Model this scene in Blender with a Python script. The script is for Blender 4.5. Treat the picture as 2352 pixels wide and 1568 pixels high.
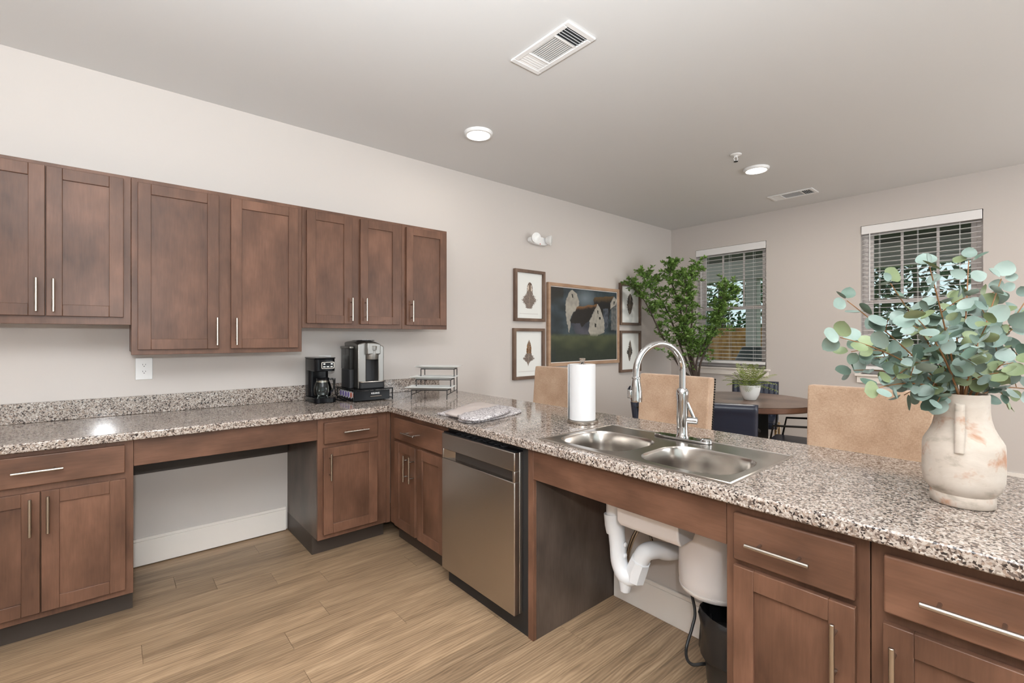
import bpy, bmesh, math, random
from mathutils import Vector, Matrix, noise
random.seed(7)
S = bpy.context.scene
for o in list(bpy.data.objects): bpy.data.objects.remove(o)
C = S.collection
PI = math.pi

# ------------------------------------------------------------------ camera
CAM_H, FPX, YAW, CX, CY = 1.299, 1072.8, math.radians(49.28), 1176.0, 773.5
cam = bpy.data.cameras.new('camera'); camo = bpy.data.objects.new('camera', cam); C.objects.link(camo)
cam.sensor_width = 36.0; cam.lens = FPX/2352*36
cam.shift_x = (1176.0-CX)/2352; cam.shift_y = (CY-784.0)/2352
cam.clip_start = .02; cam.clip_end = 200
camo.location = (0, 0, CAM_H); camo.rotation_euler = (PI/2, 0, YAW-PI/2)
S.camera = camo
# ------------------------------------------------------------------ colour management, sky, big lights
S.view_settings.view_transform = 'Standard'; S.view_settings.look = 'None'
S.view_settings.gamma = 1; S.view_settings.use_curve_mapping = False
S.view_settings.exposure = 0.16
W = bpy.data.worlds.new('sky'); S.world = W; W.use_nodes = True
wn = W.node_tree; wn.nodes['Background'].inputs[0].default_value = (.78, .90, .96, 1)
wn.nodes['Background'].inputs[1].default_value = 1.0
def area(name, loc, rot, sx, sy, power, col=(1, 1, 1)):
    l = bpy.data.lights.new(name, 'AREA'); l.shape = 'RECTANGLE'; l.size = sx; l.size_y = sy
    l.energy = power; l.color = col
    o = bpy.data.objects.new(name, l); o.location = loc; o.rotation_euler = rot; C.objects.link(o); return o
# fill lights set at unseen glazed openings added behind the camera
area('added_fill_rear', (-.1, -2.6, 1.25), (PI/2, 0, 0), 3.6, 2.2, 14.0, (.90, .955, 1))
area('added_fill_dining', (4.1, -2.6, 1.45), (PI/2, 0, 0), 2.0, 1.7, 66.0, (.90, .955, 1))  # added to brighten the far dining end
# photographer's strobe bounced off the ceiling behind the camera
area('bounced_strobe', (-.45, -.35, 1.72), (PI, 0, 0), .9, .9, 330.0, (.89, .955, 1))
fl_l = bpy.data.lights.new('camera_flash', 'SPOT'); fl_l.energy = 85.0; fl_l.spot_size = math.radians(125); fl_l.spot_blend = 1.0; fl_l.shadow_soft_size = .03; fl_l.color = (.95, .98, 1)
fl_o = bpy.data.objects.new('camera_flash', fl_l); C.objects.link(fl_o); fl_o.location = (-.05, -.12, 1.53); fl_o.rotation_euler = (math.radians(86), 0, math.radians(72)-PI/2)
DOWNLIGHT_POWER = 5.0

YA, XB, XP, XW, ZC = 3.396, 5.774, 1.329, 1.934, 2.743
XL, YF = -2.8, -2.7          # left wall, wall behind the camera
CT, CB = .864, .826          # worktop top and underside
_F = (math.cos(YAW), math.sin(YAW)); _R = (math.sin(YAW), -math.cos(YAW))
def at(u, v, D):
    k = (u-CX)/FPX
    return Vector((D*(_F[0]+_R[0]*k), D*(_F[1]+_R[1]*k), CAM_H+D*(CY-v)/FPX))

# ------------------------------------------------------------------ mesh helpers
WO = {}
class MB:
    def __init__(s, T=None): s.v = []; s.f = []; s.T = T
    def add(s, vs, fs):
        b = len(s.v)
        s.v += [Vector(s.T(*p)) if s.T else Vector(p) for p in vs]
        s.f += [tuple(b+i for i in f) for f in fs]; return s
    def box(s, a0, a1, b0, b1, c0, c1):
        vs = [(a, b, c) for c in (c0, c1) for b in (b0, b1) for a in (a0, a1)]
        return s.add(vs, [(0, 2, 3, 1), (4, 5, 7, 6), (0, 1, 5, 4), (2, 6, 7, 3), (0, 4, 6, 2), (1, 3, 7, 5)])
    def tube(s, pts, r, n=10, cap=True):
        pts = [Vector(p) for p in pts]; m = len(pts)
        rs = r if isinstance(r, (list, tuple)) else [r]*m
        vs = []; prev = None
        for i, p in enumerate(pts):
            d = (pts[min(i+1, m-1)]-pts[max(i-1, 0)]).normalized()
            if prev is None:
                a = Vector((0, 0, 1)) if abs(d.z) < .9 else Vector((1, 0, 0))
                x = d.cross(a).normalized()
            else:
                x = (prev-d*prev.dot(d)).normalized()
            prev = x; y = d.cross(x)
            for k in range(n):
                t = 2*PI*k/n; vs.append(p+(x*math.cos(t)+y*math.sin(t))*rs[i])
        fs = []
        for i in range(m-1):
            for k in range(n):
                k2 = (k+1) % n; fs.append((i*n+k, i*n+k2, (i+1)*n+k2, (i+1)*n+k))
        if cap: fs.append(tuple(range(n))[::-1]); fs.append(tuple((m-1)*n+k for k in range(n)))
        return s.add(vs, fs)
    def cyl(s, p0, p1, r, n=16): return s.tube([p0, p1], r, n)
    def lathe(s, prof, c=(0, 0, 0), n=24, cap=True, sx=1, sy=1):
        vs = []
        for r, z in prof:
            for k in range(n):
                t = 2*PI*k/n; vs.append((c[0]+r*sx*math.cos(t), c[1]+r*sy*math.sin(t), c[2]+z))
        fs = []; m = len(prof)
        for i in range(m-1):
            for k in range(n):
                k2 = (k+1) % n; fs.append((i*n+k, i*n+k2, (i+1)*n+k2, (i+1)*n+k))
        if cap: fs.append(tuple(range(n))[::-1]); fs.append(tuple((m-1)*n+k for k in range(n)))
        return s.add(vs, fs)
    def ball(s, c, r, n=10, m=6, sz=1):
        return s.lathe([(max(1e-4, r*math.sin(PI*i/m)), -r*sz*math.cos(PI*i/m)) for i in range(m+1)], c, n)
    def plan(s, vs2, faces, z0, z1):
        n = len(vs2); vs = [(x, y, z1) for x, y in vs2]+[(x, y, z0) for x, y in vs2]; fs = []; cnt = {}
        for f in faces:
            fs.append(tuple(f)); fs.append(tuple(i+n for i in reversed(f)))
            for a, b in zip(f, f[1:]+f[:1]): cnt[(a, b)] = 1
        for (a, b) in cnt:
            if (b, a) not in cnt: fs.append((b, a, a+n, b+n))
        return s.add(vs, fs)
    def prism(s, poly, z0, z1): return s.plan(poly, [list(range(len(poly)))], z0, z1)
    def mesh(s, name, off=(0, 0, 0), smooth=True, ang=35, recalc=True):
        off = Vector(off); me = bpy.data.meshes.new(name)
        me.from_pydata([p-off for p in s.v], [], s.f)
        if recalc:
            bm = bmesh.new(); bm.from_mesh(me); bmesh.ops.recalc_face_normals(bm, faces=bm.faces); bm.to_mesh(me); bm.free()
        if smooth:
            me.shade_smooth(); me.set_sharp_from_angle(angle=math.radians(ang))
        return me
    def build(s, name, mat, parent=None, bevel=0, seg=2, smooth=True, ang=35, recalc=True, label=None):
        if parent is not None: off = WO[parent.name]
        else:
            lo = [min(p[i] for p in s.v) for i in range(3)]; hi = [max(p[i] for p in s.v) for i in range(3)]
            off = Vector(((lo[0]+hi[0])/2, (lo[1]+hi[1])/2, lo[2]))
        me = s.mesh(name, off, smooth, ang, recalc)
        o = bpy.data.objects.new(name, me); C.objects.link(o)
        me.materials.append(mat)
        if parent is not None: o.parent = parent; WO[o.name] = off
        else: o.location = off; WO[o.name] = off
        if bevel:
            b = o.modifiers.new('bevel', 'BEVEL'); b.width = bevel; b.segments = seg; b.limit_method = 'ANGLE'; b.angle_limit = math.radians(40)
        if label: o['label'] = label
        return o
def tag(o, label, cat, group=None, kind=None):
    o['label'] = label; o['category'] = cat
    if group: o['group'] = group
    if kind: o['kind'] = kind
    return o
def struct(o, label, cat): return tag(o, label, cat, kind='structure')
def thing(name, label, cat, loc=(0, 0, 0), group=None):
    o = bpy.data.objects.new(name, None); o.empty_display_size = .05; C.objects.link(o); o.location = loc
    WO[o.name] = Vector(loc); return tag(o, label, cat, group)
def put(name, me, parent, loc, rot=None):
    """an object sharing mesh data, at world loc under parent (parents are unrotated)"""
    o = bpy.data.objects.new(name, me); C.objects.link(o)
    if parent is not None:
        o.parent = parent; o.location = Vector(loc)-WO[parent.name]
    else: o.location = loc
    if rot is not None: o.rotation_euler = rot
    WO[o.name] = Vector(loc); return o
def copy_tree(o, parent=None):
    c = o.copy(); C.objects.link(c); c.parent = parent
    for ch in list(o.children): copy_tree(ch, c)
    return c
def arc(c, r, a0, a1, n, ax, ay):
    c = Vector(c); ax = Vector(ax); ay = Vector(ay)
    return [c+ax*(r*math.cos(a0+(a1-a0)*i/n))+ay*(r*math.sin(a0+(a1-a0)*i/n)) for i in range(n+1)]
def bez(p, n=16):
    p = [Vector(q) for q in p]; out = []
    for i in range(n+1):
        t = i/n; q = p
        while len(q) > 1: q = [q[k].lerp(q[k+1], t) for k in range(len(q)-1)]
        out.append(q[0])
    return out
def smooth_path(pts, sub=6):
    pts = [Vector(p) for p in pts]; P = [pts[0]*2-pts[1]]+pts+[pts[-1]*2-pts[-2]]; out = []
    for i in range(1, len(P)-2):
        a, b, c, d = P[i-1:i+3]
        for k in range(sub):
            t = k/sub
            out.append(.5*((2*b)+(c-a)*t+(2*a-5*b+4*c-d)*t*t+(3*b-a-3*c+d)*t**3))
    out.append(pts[-1]); return out

# ------------------------------------------------------------------ materials
def lin(r, g, b):
    f = lambda c: ((c/255+.055)/1.055)**2.4 if c > 10 else c/255/12.92
    return (f(r), f(g), f(b), 1)
def mat(name, col, rough=.5, metal=0, **k):
    m = bpy.data.materials.new(name); m.use_nodes = True; p = m.node_tree.nodes['Principled BSDF']
    p.inputs['Base Color'].default_value = (*col[:3], 1); p.inputs['Roughness'].default_value = rough; p.inputs['Metallic'].default_value = metal
    for a, b in k.items(): p.inputs[a.replace('_', ' ')].default_value = b
    return m
class NT:
    def __init__(s, m): s.m = m; s.t = m.node_tree; s.p = s.t.nodes['Principled BSDF']
    def n(s, kind, **k):
        x = s.t.nodes.new('ShaderNode'+kind)
        for a, b in k.items():
            if a in x.inputs: x.inputs[a].default_value = b
            else: setattr(x, a, b)
        return x
    def l(s, a, b): s.t.links.new(a, b)
    def coord(s, scale=(1, 1, 1), out='Object', rot=(0, 0, 0)):
        c = s.n('TexCoord'); mp = s.n('Mapping'); mp.inputs['Scale'].default_value = scale; mp.inputs['Rotation'].default_value = rot
        s.l(c.outputs[out], mp.inputs['Vector']); return mp.outputs[0]
    def noise(s, vec, scale, detail=3, rough=.5, dist=0):
        x = s.n('TexNoise'); x.inputs['Scale'].default_value = scale; x.inputs['Detail'].default_value = detail
        x.inputs['Roughness'].default_value = rough; x.inputs['Distortion'].default_value = dist
        if vec is not None: s.l(vec, x.inputs['Vector'])
        return x
    def ramp(s, fac, stops, interp='LINEAR'):
        x = s.n('ValToRGB'); r = x.color_ramp; r.interpolation = interp
        while len(r.elements) < len(stops): r.elements.new(.5)
        for e, (p, c) in zip(r.elements, stops): e.position = p; e.color = c if len(c) == 4 else (*c, 1)
        s.l(fac, x.inputs[0]); return x.outputs[0]
    def mix(s, f, a, b, mode='MIX'):
        x = s.n('Mix', data_type='RGBA', blend_type=mode)
        for sock, val in ((x.inputs['Factor'], f), (x.inputs['A'], a), (x.inputs['B'], b)): pass
        ins = [i for i in x.inputs if i.enabled]
        for i, val in zip(ins, (f, a, b)):
            if hasattr(val, 'is_output'): s.l(val, i)
            else: i.default_value = val
        return [q for q in x.outputs if q.enabled][0]
    def math(s, op, a, b=0):
        x = s.n('Math', operation=op)
        for i, val in zip(x.inputs, (a, b)):
            if hasattr(val, 'is_output'): s.l(val, i)
            else: i.default_value = val
        return x.outputs[0]
    def bump(s, h, strength=.2, dist=.002):
        b = s.n('Bump'); b.inputs['Strength'].default_value = strength; b.inputs['Distance'].default_value = dist
        s.l(h, b.inputs['Height']); s.l(b.outputs[0], s.p.inputs['Normal'])
    def col(s, c): s.l(c, s.p.inputs['Base Color'])
    def rough(s, c): s.l(c, s.p.inputs['Roughness'])

def wood(name, dark, mid, light, rough=.42, horiz=False, streak=.5):
    m = mat(name, mid, rough, Coat_Weight=.10, Coat_Roughness=.3, Specular_IOR_Level=.3); t = NT(m)
    info = t.n('ObjectInfo'); c = t.n('TexCoord')
    va = t.n('VectorMath', operation='ADD'); t.l(c.outputs['Object'], va.inputs[0])
    sc = t.n('VectorMath', operation='SCALE'); t.l(info.outputs['Random'], sc.inputs['Scale']); sc.inputs[0].default_value = (7, 3, 5); t.l(sc.outputs[0], va.inputs[1])
    def mp(s):
        x = t.n('Mapping'); x.inputs['Scale'].default_value = s; t.l(va.outputs[0], x.inputs['Vector']); return x.outputs[0]
    cloud = t.noise(mp((1, 1, .55) if not horiz else (.6, .6, 1.4)), 6.5, 3, .55)
    fine = t.noise(mp((26, 26, 2.2) if not horiz else (2.2, 2.2, 26)), 5, 3, .6)
    f = t.math('ADD', t.math('MULTIPLY', cloud.outputs[0], .78), t.math('MULTIPLY', fine.outputs[0], .22))
    base = t.ramp(f, [(.32, dark), (.5, mid), (.68, light)])
    v = t.math('ADD', t.math('MULTIPLY', info.outputs['Random'], .18), .91)
    mul = t.n('VectorMath', operation='SCALE'); t.l(base, mul.inputs[0]); t.l(v, mul.inputs['Scale'])
    t.col(mul.outputs[0]); t.bump(fine.outputs[0], .05, .001)
    return m
M = {}
M['wood'] = wood('stained_maple', lin(78, 53, 40), lin(99, 69, 53), lin(119, 84, 66))
M['wood_h'] = wood('stained_maple_horizontal', lin(77, 53, 40), lin(98, 68, 52), lin(117, 83, 65), horiz=True)
M['wood_dark'] = wood('dark_laminate', lin(62, 52, 46), lin(80, 68, 60), lin(96, 82, 73), rough=.38)
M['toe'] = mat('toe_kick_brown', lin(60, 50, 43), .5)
def paint(name, c, bump=.04):
    m = mat(name, c, .62); t = NT(m); n = t.noise(t.coord((1, 1, 1)), 180, 2, .6); t.bump(n.outputs[0], bump, .0015)
    big = t.noise(t.coord((1, 1, 1)), .7, 2); t.col(t.mix(t.math('MULTIPLY', big.outputs[0], .5), (*c[:3], 1), (c[0]*.95, c[1]*.945, c[2]*.94, 1)))
    return m
M['wall'] = paint('greige_wall_paint', lin(199, 191, 185))
M['ceiling'] = paint('ceiling_paint', lin(214, 213, 212))
M['trim'] = mat('white_trim_paint', lin(232, 224, 216), .4)
def granite():
    m = mat('speckled_granite', (.5, .48, .45), .09, Specular_IOR_Level=.5); t = NT(m)
    c = t.coord((1, 1, 1)); d = t.noise(c, 90, 2)
    v = t.n('VectorMath', operation='MULTIPLY_ADD'); t.l(d.outputs[1], v.inputs[0]); v.inputs[1].default_value = (.011, .011, .011); t.l(c, v.inputs[2])
    vo = t.n('TexVoronoi'); vo.inputs['Scale'].default_value = 215; vo.inputs['Randomness'].default_value = 1; t.l(v.outputs[0], vo.inputs['Vector'])
    sep = t.n('SeparateColor'); t.l(vo.outputs['Color'], sep.inputs[0])
    clump = t.noise(c, 38, 2)
    f = t.math('ADD', t.math('MULTIPLY', sep.outputs[0], .72), t.math('MULTIPLY', clump.outputs[0], .34))
    col = t.ramp(f, [(0, lin(50, 43, 41)), (.25, lin(96, 83, 76)), (.36, lin(136, 123, 114)), (.47, lin(166, 153, 143)), (.63, lin(181, 170, 161)), (.80, lin(146, 127, 114)), (.87, lin(202, 195, 189))], 'CONSTANT')
    t.col(col); return m
M['granite'] = granite()
def steel(name, c, rough=.27, axis=2):
    m = mat(name, c, rough, 1); t = NT(m)
    s = [3, 3, 3]; s[axis] = 260
    n = t.noise(t.coord(tuple(s)), 3, 2); t.rough(t.math('ADD', t.math('MULTIPLY', n.outputs[0], .10), rough-.05)); t.bump(n.outputs[0], .02, .0005)
    return m
M['steel'] = steel('brushed_steel', (.47, .435, .40), .22)
M['brewer'] = steel('brewer_silver', (.25, .24, .225), .38)
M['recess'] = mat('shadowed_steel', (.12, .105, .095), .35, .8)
M['steel_door'] = steel('bronze_tinted_steel', (.50, .46, .42), .30)
M['nickel'] = mat('brushed_nickel', (.46, .41, .36), .27, 1)
M['chrome'] = mat('chrome', (.52, .515, .51), .06, 1)
M['black'] = mat('black_plastic', (.006, .006, .007), .18, Specular_IOR_Level=.18)
M['black_matte'] = mat('black_matte', (.014, .013, .013), .55)
M['charcoal'] = mat('charcoal_plastic', (.026, .026, .028), .4, Specular_IOR_Level=.25)
M['white_plastic'] = mat('white_plastic', (.80, .79, .78), .35)
M['pipe_white'] = mat('white_pipe_wrap', (.78, .785, .80), .38)
M['tank'] = mat('tank_white', (.74, .69, .67), .35)
M['paper'] = mat('paper_towel', (.63, .62, .62), .9)
M['damper'] = mat('grey_damper', (.42, .42, .43), .5)
M['porcelain'] = mat('porcelain', (.82, .82, .80), .18)
M['blind'] = mat('white_blind', (.80, .78, .77), .45)
M['vinyl'] = mat('window_vinyl', (.62, .57, .55), .45)
M['glass'] = mat('clear_glass', (1, 1, 1), .0, Transmission_Weight=1.0, IOR=1.45)
def pane():
    m = bpy.data.materials.new('window_glass'); m.use_nodes = True; t = m.node_tree; t.nodes.clear()
    o = t.nodes.new('ShaderNodeOutputMaterial'); mx = t.nodes.new('ShaderNodeMixShader'); tr = t.nodes.new('ShaderNodeBsdfTransparent'); g = t.nodes.new('ShaderNodeBsdfGlossy')
    g.inputs['Roughness'].default_value = .02; tr.inputs[0].default_value = (.92, .97, .95, 1)
    fr = t.nodes.new('ShaderNodeFresnel'); fr.inputs[0].default_value = 1.45
    t.links.new(fr.outputs[0], mx.inputs[0]); t.links.new(tr.outputs[0], mx.inputs[1]); t.links.new(g.outputs[0], mx.inputs[2]); t.links.new(mx.outputs[0], o.inputs[0]); return m
M['pane'] = pane()
M['tintglass'] = pane(); M['tintglass'].name = 'reservoir_glass'
for n_ in M['tintglass'].node_tree.nodes:
    if n_.type == 'BSDF_TRANSPARENT': n_.inputs[0].default_value = (.55, .55, .56, 1)
def emit(name, col, s):
    m = mat(name, (.9, .9, .9), .5); p = m.node_tree.nodes['Principled BSDF']
    p.inputs['Emission Color'].default_value = (*col, 1); p.inputs['Emission Strength'].default_value = s; return m
M['lens'] = emit('lamp_lens', (1, .96, .90), 6)
def floor_mat():
    m = mat('oak_vinyl_plank', (.3, .2, .12), .42, Specular_IOR_Level=.35); t = NT(m)
    info = t.n('ObjectInfo'); c = t.n('TexCoord')
    va = t.n('VectorMath', operation='ADD'); t.l(c.outputs['Object'], va.inputs[0])
    sc = t.n('VectorMath', operation='SCALE'); t.l(info.outputs['Random'], sc.inputs['Scale']); sc.inputs[0].default_value = (31, 17, 0); t.l(sc.outputs[0], va.inputs[1])
    def mp(s):
        x = t.n('Mapping'); x.inputs['Scale'].default_value = s; t.l(va.outputs[0], x.inputs['Vector']); return x.outputs[0]
    g1 = t.noise(mp((.9, 9, 1)), 2.4, 5, .62, .9); g2 = t.noise(mp((3, 70, 1)), 2.0, 4, .65)
    w = t.n('TexWave', wave_type='BANDS', bands_direction='Y'); w.inputs['Scale'].default_value = 9; w.inputs['Distortion'].default_value = 9; w.inputs['Detail'].default_value = 2; w.inputs['Detail Scale'].default_value = 1.2
    t.l(mp((.35, 2.6, 1)), w.inputs['Vector'])
    f = t.math('ADD', t.math('MULTIPLY', g1.outputs[0], .66), t.math('MULTIPLY', g2.outputs[0], .22)); f = t.math('ADD', f, t.math('MULTIPLY', w.outputs[1], .12))
    base = t.ramp(f, [(.34, lin(120, 98, 76)), (.48, lin(147, 121, 95)), (.58, lin(162, 135, 107)), (.72, lin(181, 154, 125))])
    v = t.math('ADD', t.math('MULTIPLY', info.outputs['Random'], .36), .80)
    mul = t.n('VectorMath', operation='SCALE'); t.l(base, mul.inputs[0]); t.l(v, mul.inputs['Scale']); t.col(mul.outputs[0])
    t.bump(g2.outputs[0], .08, .001); return m
M['floor'] = floor_mat()
def fabric(name, c, c2, scale=700):
    m = mat(name, c, .85, Sheen_Weight=.2); t = NT(m)
    n = t.noise(t.coord((1, 1, 1)), 9, 3); w1 = t.noise(t.coord((1, 1, .12)), scale, 1); w2 = t.noise(t.coord((.12, .12, 1)), scale, 1)
    wv = t.math('ADD', w1.outputs[0], w2.outputs[0])
    f = t.math('ADD', t.math('MULTIPLY', wv, .35), t.math('MULTIPLY', n.outputs[0], .35))
    t.col(t.ramp(f, [(.38, c2), (.66, c)])); t.bump(wv, .15, .001); return m
M['linen'] = fabric('tan_linen', lin(200, 171, 145), lin(164, 131, 105))
def leather():
    m = mat('navy_leather', (.017, .021, .038), .36); t = NT(m); n = t.noise(t.coord((1, 1, 1)), 260, 2); t.bump(n.outputs[0], .12, .001); return m
M['navy'] = leather()
M['brass'] = mat('brushed_brass', (.55, .40, .22), .3, 1)
M['darkmetal'] = mat('dark_metal', (.02, .018, .016), .35, .6)
M['walnut'] = wood('walnut_tabletop', lin(84, 66, 56), lin(102, 82, 70), lin(118, 96, 84), rough=.3, horiz=True)
M['walnut_edge'] = wood('walnut_edge', lin(76, 50, 38), lin(98, 66, 50), lin(116, 82, 62), rough=.35, horiz=True)
M['legwood'] = mat('espresso_wood', lin(52, 40, 33), .4)
M['frame_wood'] = wood('picture_frame_wood', lin(84, 66, 55), lin(104, 83, 70), lin(122, 100, 85), rough=.45)
M['frame_tan'] = wood('tan_frame_wood', lin(150, 118, 94), lin(172, 140, 114), lin(186, 154, 128), rough=.45, horiz=True)
M['bark'] = mat('dark_bark', lin(66, 54, 46), .8)
M['stemwood'] = mat('eucalyptus_stem', lin(142, 98, 58), .6)
def leafmat(name, a, b, rough=.5, scale=40):
    m = mat(name, a, rough, Subsurface_Weight=.0); t = NT(m); info = t.n('ObjectInfo'); n = t.noise(t.coord((1, 1, 1)), scale, 2)
    f = t.math('ADD', t.math('MULTIPLY', info.outputs['Random'], .6), t.math('MULTIPLY', n.outputs[0], .4)); t.col(t.ramp(f, [(.15, a), (.85, b)])); return m
M['euc1'] = leafmat('eucalyptus_blue', lin(110, 130, 120), lin(152, 168, 160))
M['euc2'] = leafmat('eucalyptus_green', lin(112, 126, 88), lin(146, 158, 120))
M['euc3'] = leafmat('eucalyptus_dark', lin(82, 104, 90), lin(112, 134, 120))
M['leaf'] = leafmat('glossy_tree_leaf', lin(76, 112, 46), lin(172, 200, 112), .42, 22)
M['fern'] = leafmat('fern_green', lin(78, 94, 32), lin(142, 152, 76), .5, 30)
def art_mat(name, rough=.6):
    m = mat(name, (1, 1, 1), rough); t = NT(m); a = t.n('Attribute', attribute_name='Col'); t.col(a.outputs['Color']); return m
M['canvas'] = art_mat('painted_canvas', .5); M['print'] = art_mat('printed_paper', .7)
def ceramic():
    m = mat('weathered_ceramic', (.6, .55, .5), .75); t = NT(m); c = t.coord((1, 1, 1))
    n = t.noise(c, 15, 4, .6, .3); n2 = t.noise(t.coord((1, 1, 1.6)), 14, 4, .6, .3)
    base = t.ramp(n2.outputs[0], [(.32, lin(158, 146, 132)), (.46, lin(190, 177, 164)), (.7, lin(200, 189, 177))])
    t.col(t.mix(t.ramp(n.outputs[0], [(.55, (0, 0, 0)), (.68, (1, 1, 1))]), base, lin(172, 128, 100)))
    t.bump(n2.outputs[0], .25, .004); return m
M['ceramic'] = ceramic()
def towel_mat():
    m = mat('patterned_cotton', (.8, .78, .78), .95); t = NT(m); n = t.noise(t.coord((1, 1, 1)), 62, 2, .5, 2.0)
    t.col(t.ramp(n.outputs[0], [(.40, lin(208, 203, 202)), (.47, lin(200, 194, 194)), (.50, lin(84, 76, 78)), (.555, lin(120, 110, 112)), (.60, lin(206, 200, 200))])); return m
M['towel'] = towel_mat(); M['towel_plain'] = mat('plain_cotton', lin(184, 172, 166), .95)
M['bag'] = mat('black_bag', (.012, .012, .013), .25)
M['bin'] = mat('dark_bin', (.02, .017, .015), .45)
M['grass'] = leafmat('lawn', lin(74, 108, 44), lin(110, 138, 64), .9, 3)
M['tree_out'] = leafmat('outdoor_leaves', lin(26, 48, 26), lin(76, 108, 60), .7, 2)
M['fence'] = wood('cedar_fence', lin(120, 78, 40), lin(150, 102, 56), lin(170, 120, 70), rough=.8)
M['soffit'] = mat('porch_soffit', lin(88, 84, 72), .7)
M['porch_trim'] = mat('porch_trim', lin(196, 184, 174), .6)
M['concrete'] = mat('concrete', lin(150, 146, 140), .9)
M['car_grey'] = mat('grey_cover', lin(86, 84, 86), .6)
M['water_dark'] = mat('carafe_handle', (.01, .01, .01), .2)

# ================================================================== THE ROOM
def wall_with_holes(name, axis, c0, c1, a0, a1, z0, z1, holes, m):
    """slab c0..c1 thick across `axis`, spanning a0..a1, with rectangular holes (a,b,z,zz)"""
    As = sorted({a0, a1, *[h[0] for h in holes], *[h[1] for h in holes]}); Zs = sorted({z0, z1, *[h[2] for h in holes], *[h[3] for h in holes]})
    vs2 = [(a, z) for z in Zs for a in As]; n = len(As); fs = []
    for j in range(len(Zs)-1):
        for i in range(n-1):
            am = (As[i]+As[i+1])/2; zm = (Zs[j]+Zs[j+1])/2
            if any(h[0] < am < h[1] and h[2] < zm < h[3] for h in holes): continue
            fs.append([j*n+i, j*n+i+1, (j+1)*n+i+1, (j+1)*n+i])
    T = (lambda a, z, c: (c, a, z)) if axis == 'x' else (lambda a, z, c: (a, c, z))
    b = MB(T); b.plan(vs2, fs, c0, c1); return b.build(name, m, smooth=False)
WIN = [(2.184, 3.045, .925, 2.419), (.407, 1.284, .925, 2.419)]
struct(wall_with_holes('wall_back', 'y', YA, YA+.14, XL-.14, XB+.16, 0, ZC, [], M['wall']), 'long greige wall behind the upper cabinets and framed pictures', 'wall')
struct(wall_with_holes('wall_right', 'x', XB, XB+.16, YF-.14, YA, 0, ZC, WIN, M['wall']), 'greige wall with two windows at the dining side', 'wall')
struct(wall_with_holes('wall_left', 'x', XL-.14, XL, YF-.14, YA, 0, ZC, [], M['wall']), 'plain greige wall at the kitchen side', 'wall')
struct(wall_with_holes('wall_front', 'y', YF-.14, YF, XL, XB, 0, ZC, [(-2.0, 1.8, .02, 2.4), (3.0, 5.2, .55, 2.35)], M['wall']), 'greige wall behind the viewer with openings added for fill light', 'wall')  # both openings are added to go with the fill lights
struct(MB().box(XL-.14, XB+.16, YF-.14, YA+.14, ZC, ZC+.1).build('ceiling', M['ceiling'], smooth=False), 'flat pale greige ceiling', 'ceiling')
fl = struct(MB().box(XL-.14, XB+.16, YF-.14, YA+.14, -.12, -.0065).build('floor', M['floor'], smooth=False), 'oak coloured vinyl plank floor', 'floor')
# planks of the kitchen floor, each one a piece
PW, PL = .15, 1.22; pm = {}
def plank_mesh(L):
    k = round(L, 3)
    if k not in pm:
        b = MB().box(.0008, k-.0008, .0006, PW-.0006, -.006, 0); me = b.mesh('plank', smooth=False); me.materials.append(M['floor']); pm[k] = me
    return pm[k]
rows = []
y = 2.512-PW*16
r_ = 0
random.seed(3)
while y < YA-.002:
    off = {20: .68, 19: .26, 18: .42, 17: .67, 16: .88, 15: .1, 10: 1.36}.get(round((y-(2.512-PW*16))/PW)+0, random.uniform(0, PL))
    x = off-PL*3
    while x < XW:
        x0 = max(x, -1.9); x1 = min(x+PL, XW)
        if x1-x0 > .04 and y+PW <= YA+.001:
            o = put('plank', plank_mesh(x1-x0), fl, (x0, y, 0))
        x += PL
    y += PW
# baseboards
def baseboard(name, x0, x1, y0, y1, label):
    b = MB()
    if x1-x0 > y1-y0: b.box(x0, x1, y0, y1, .0, .138).box(x0, x1, y0+.004, y1, .138, .155)
    else: b.box(x0, x1, y0, y1, .0, .138).box(x0+.004, x1, y0, y1, .138, .155)
    return struct(b.build(name, M['trim'], bevel=.002), label, 'baseboard')
baseboard('baseboard_back', .09, .90, YA-.016, YA-.001, 'white baseboard in the open knee space under the long counter')
baseboard('baseboard_back', 2.08, XB-.001, YA-.016, YA-.001, 'white baseboard below the framed pictures')
baseboard('baseboard_right', XB-.016, XB-.001, YF+.001, YA-.02, 'white baseboard under the two windows')
baseboard('baseboard_knee', XW-.016, XW-.001, .63, 1.445, 'white baseboard behind the sink pipes')
# pony wall carrying the peninsula
struct(MB().box(XW, 2.05, -.42, YA-.001, 0, CB-.001).build('wall_peninsula', M['wall'], smooth=False), 'low greige wall carrying the peninsula worktop', 'wall')

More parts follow.
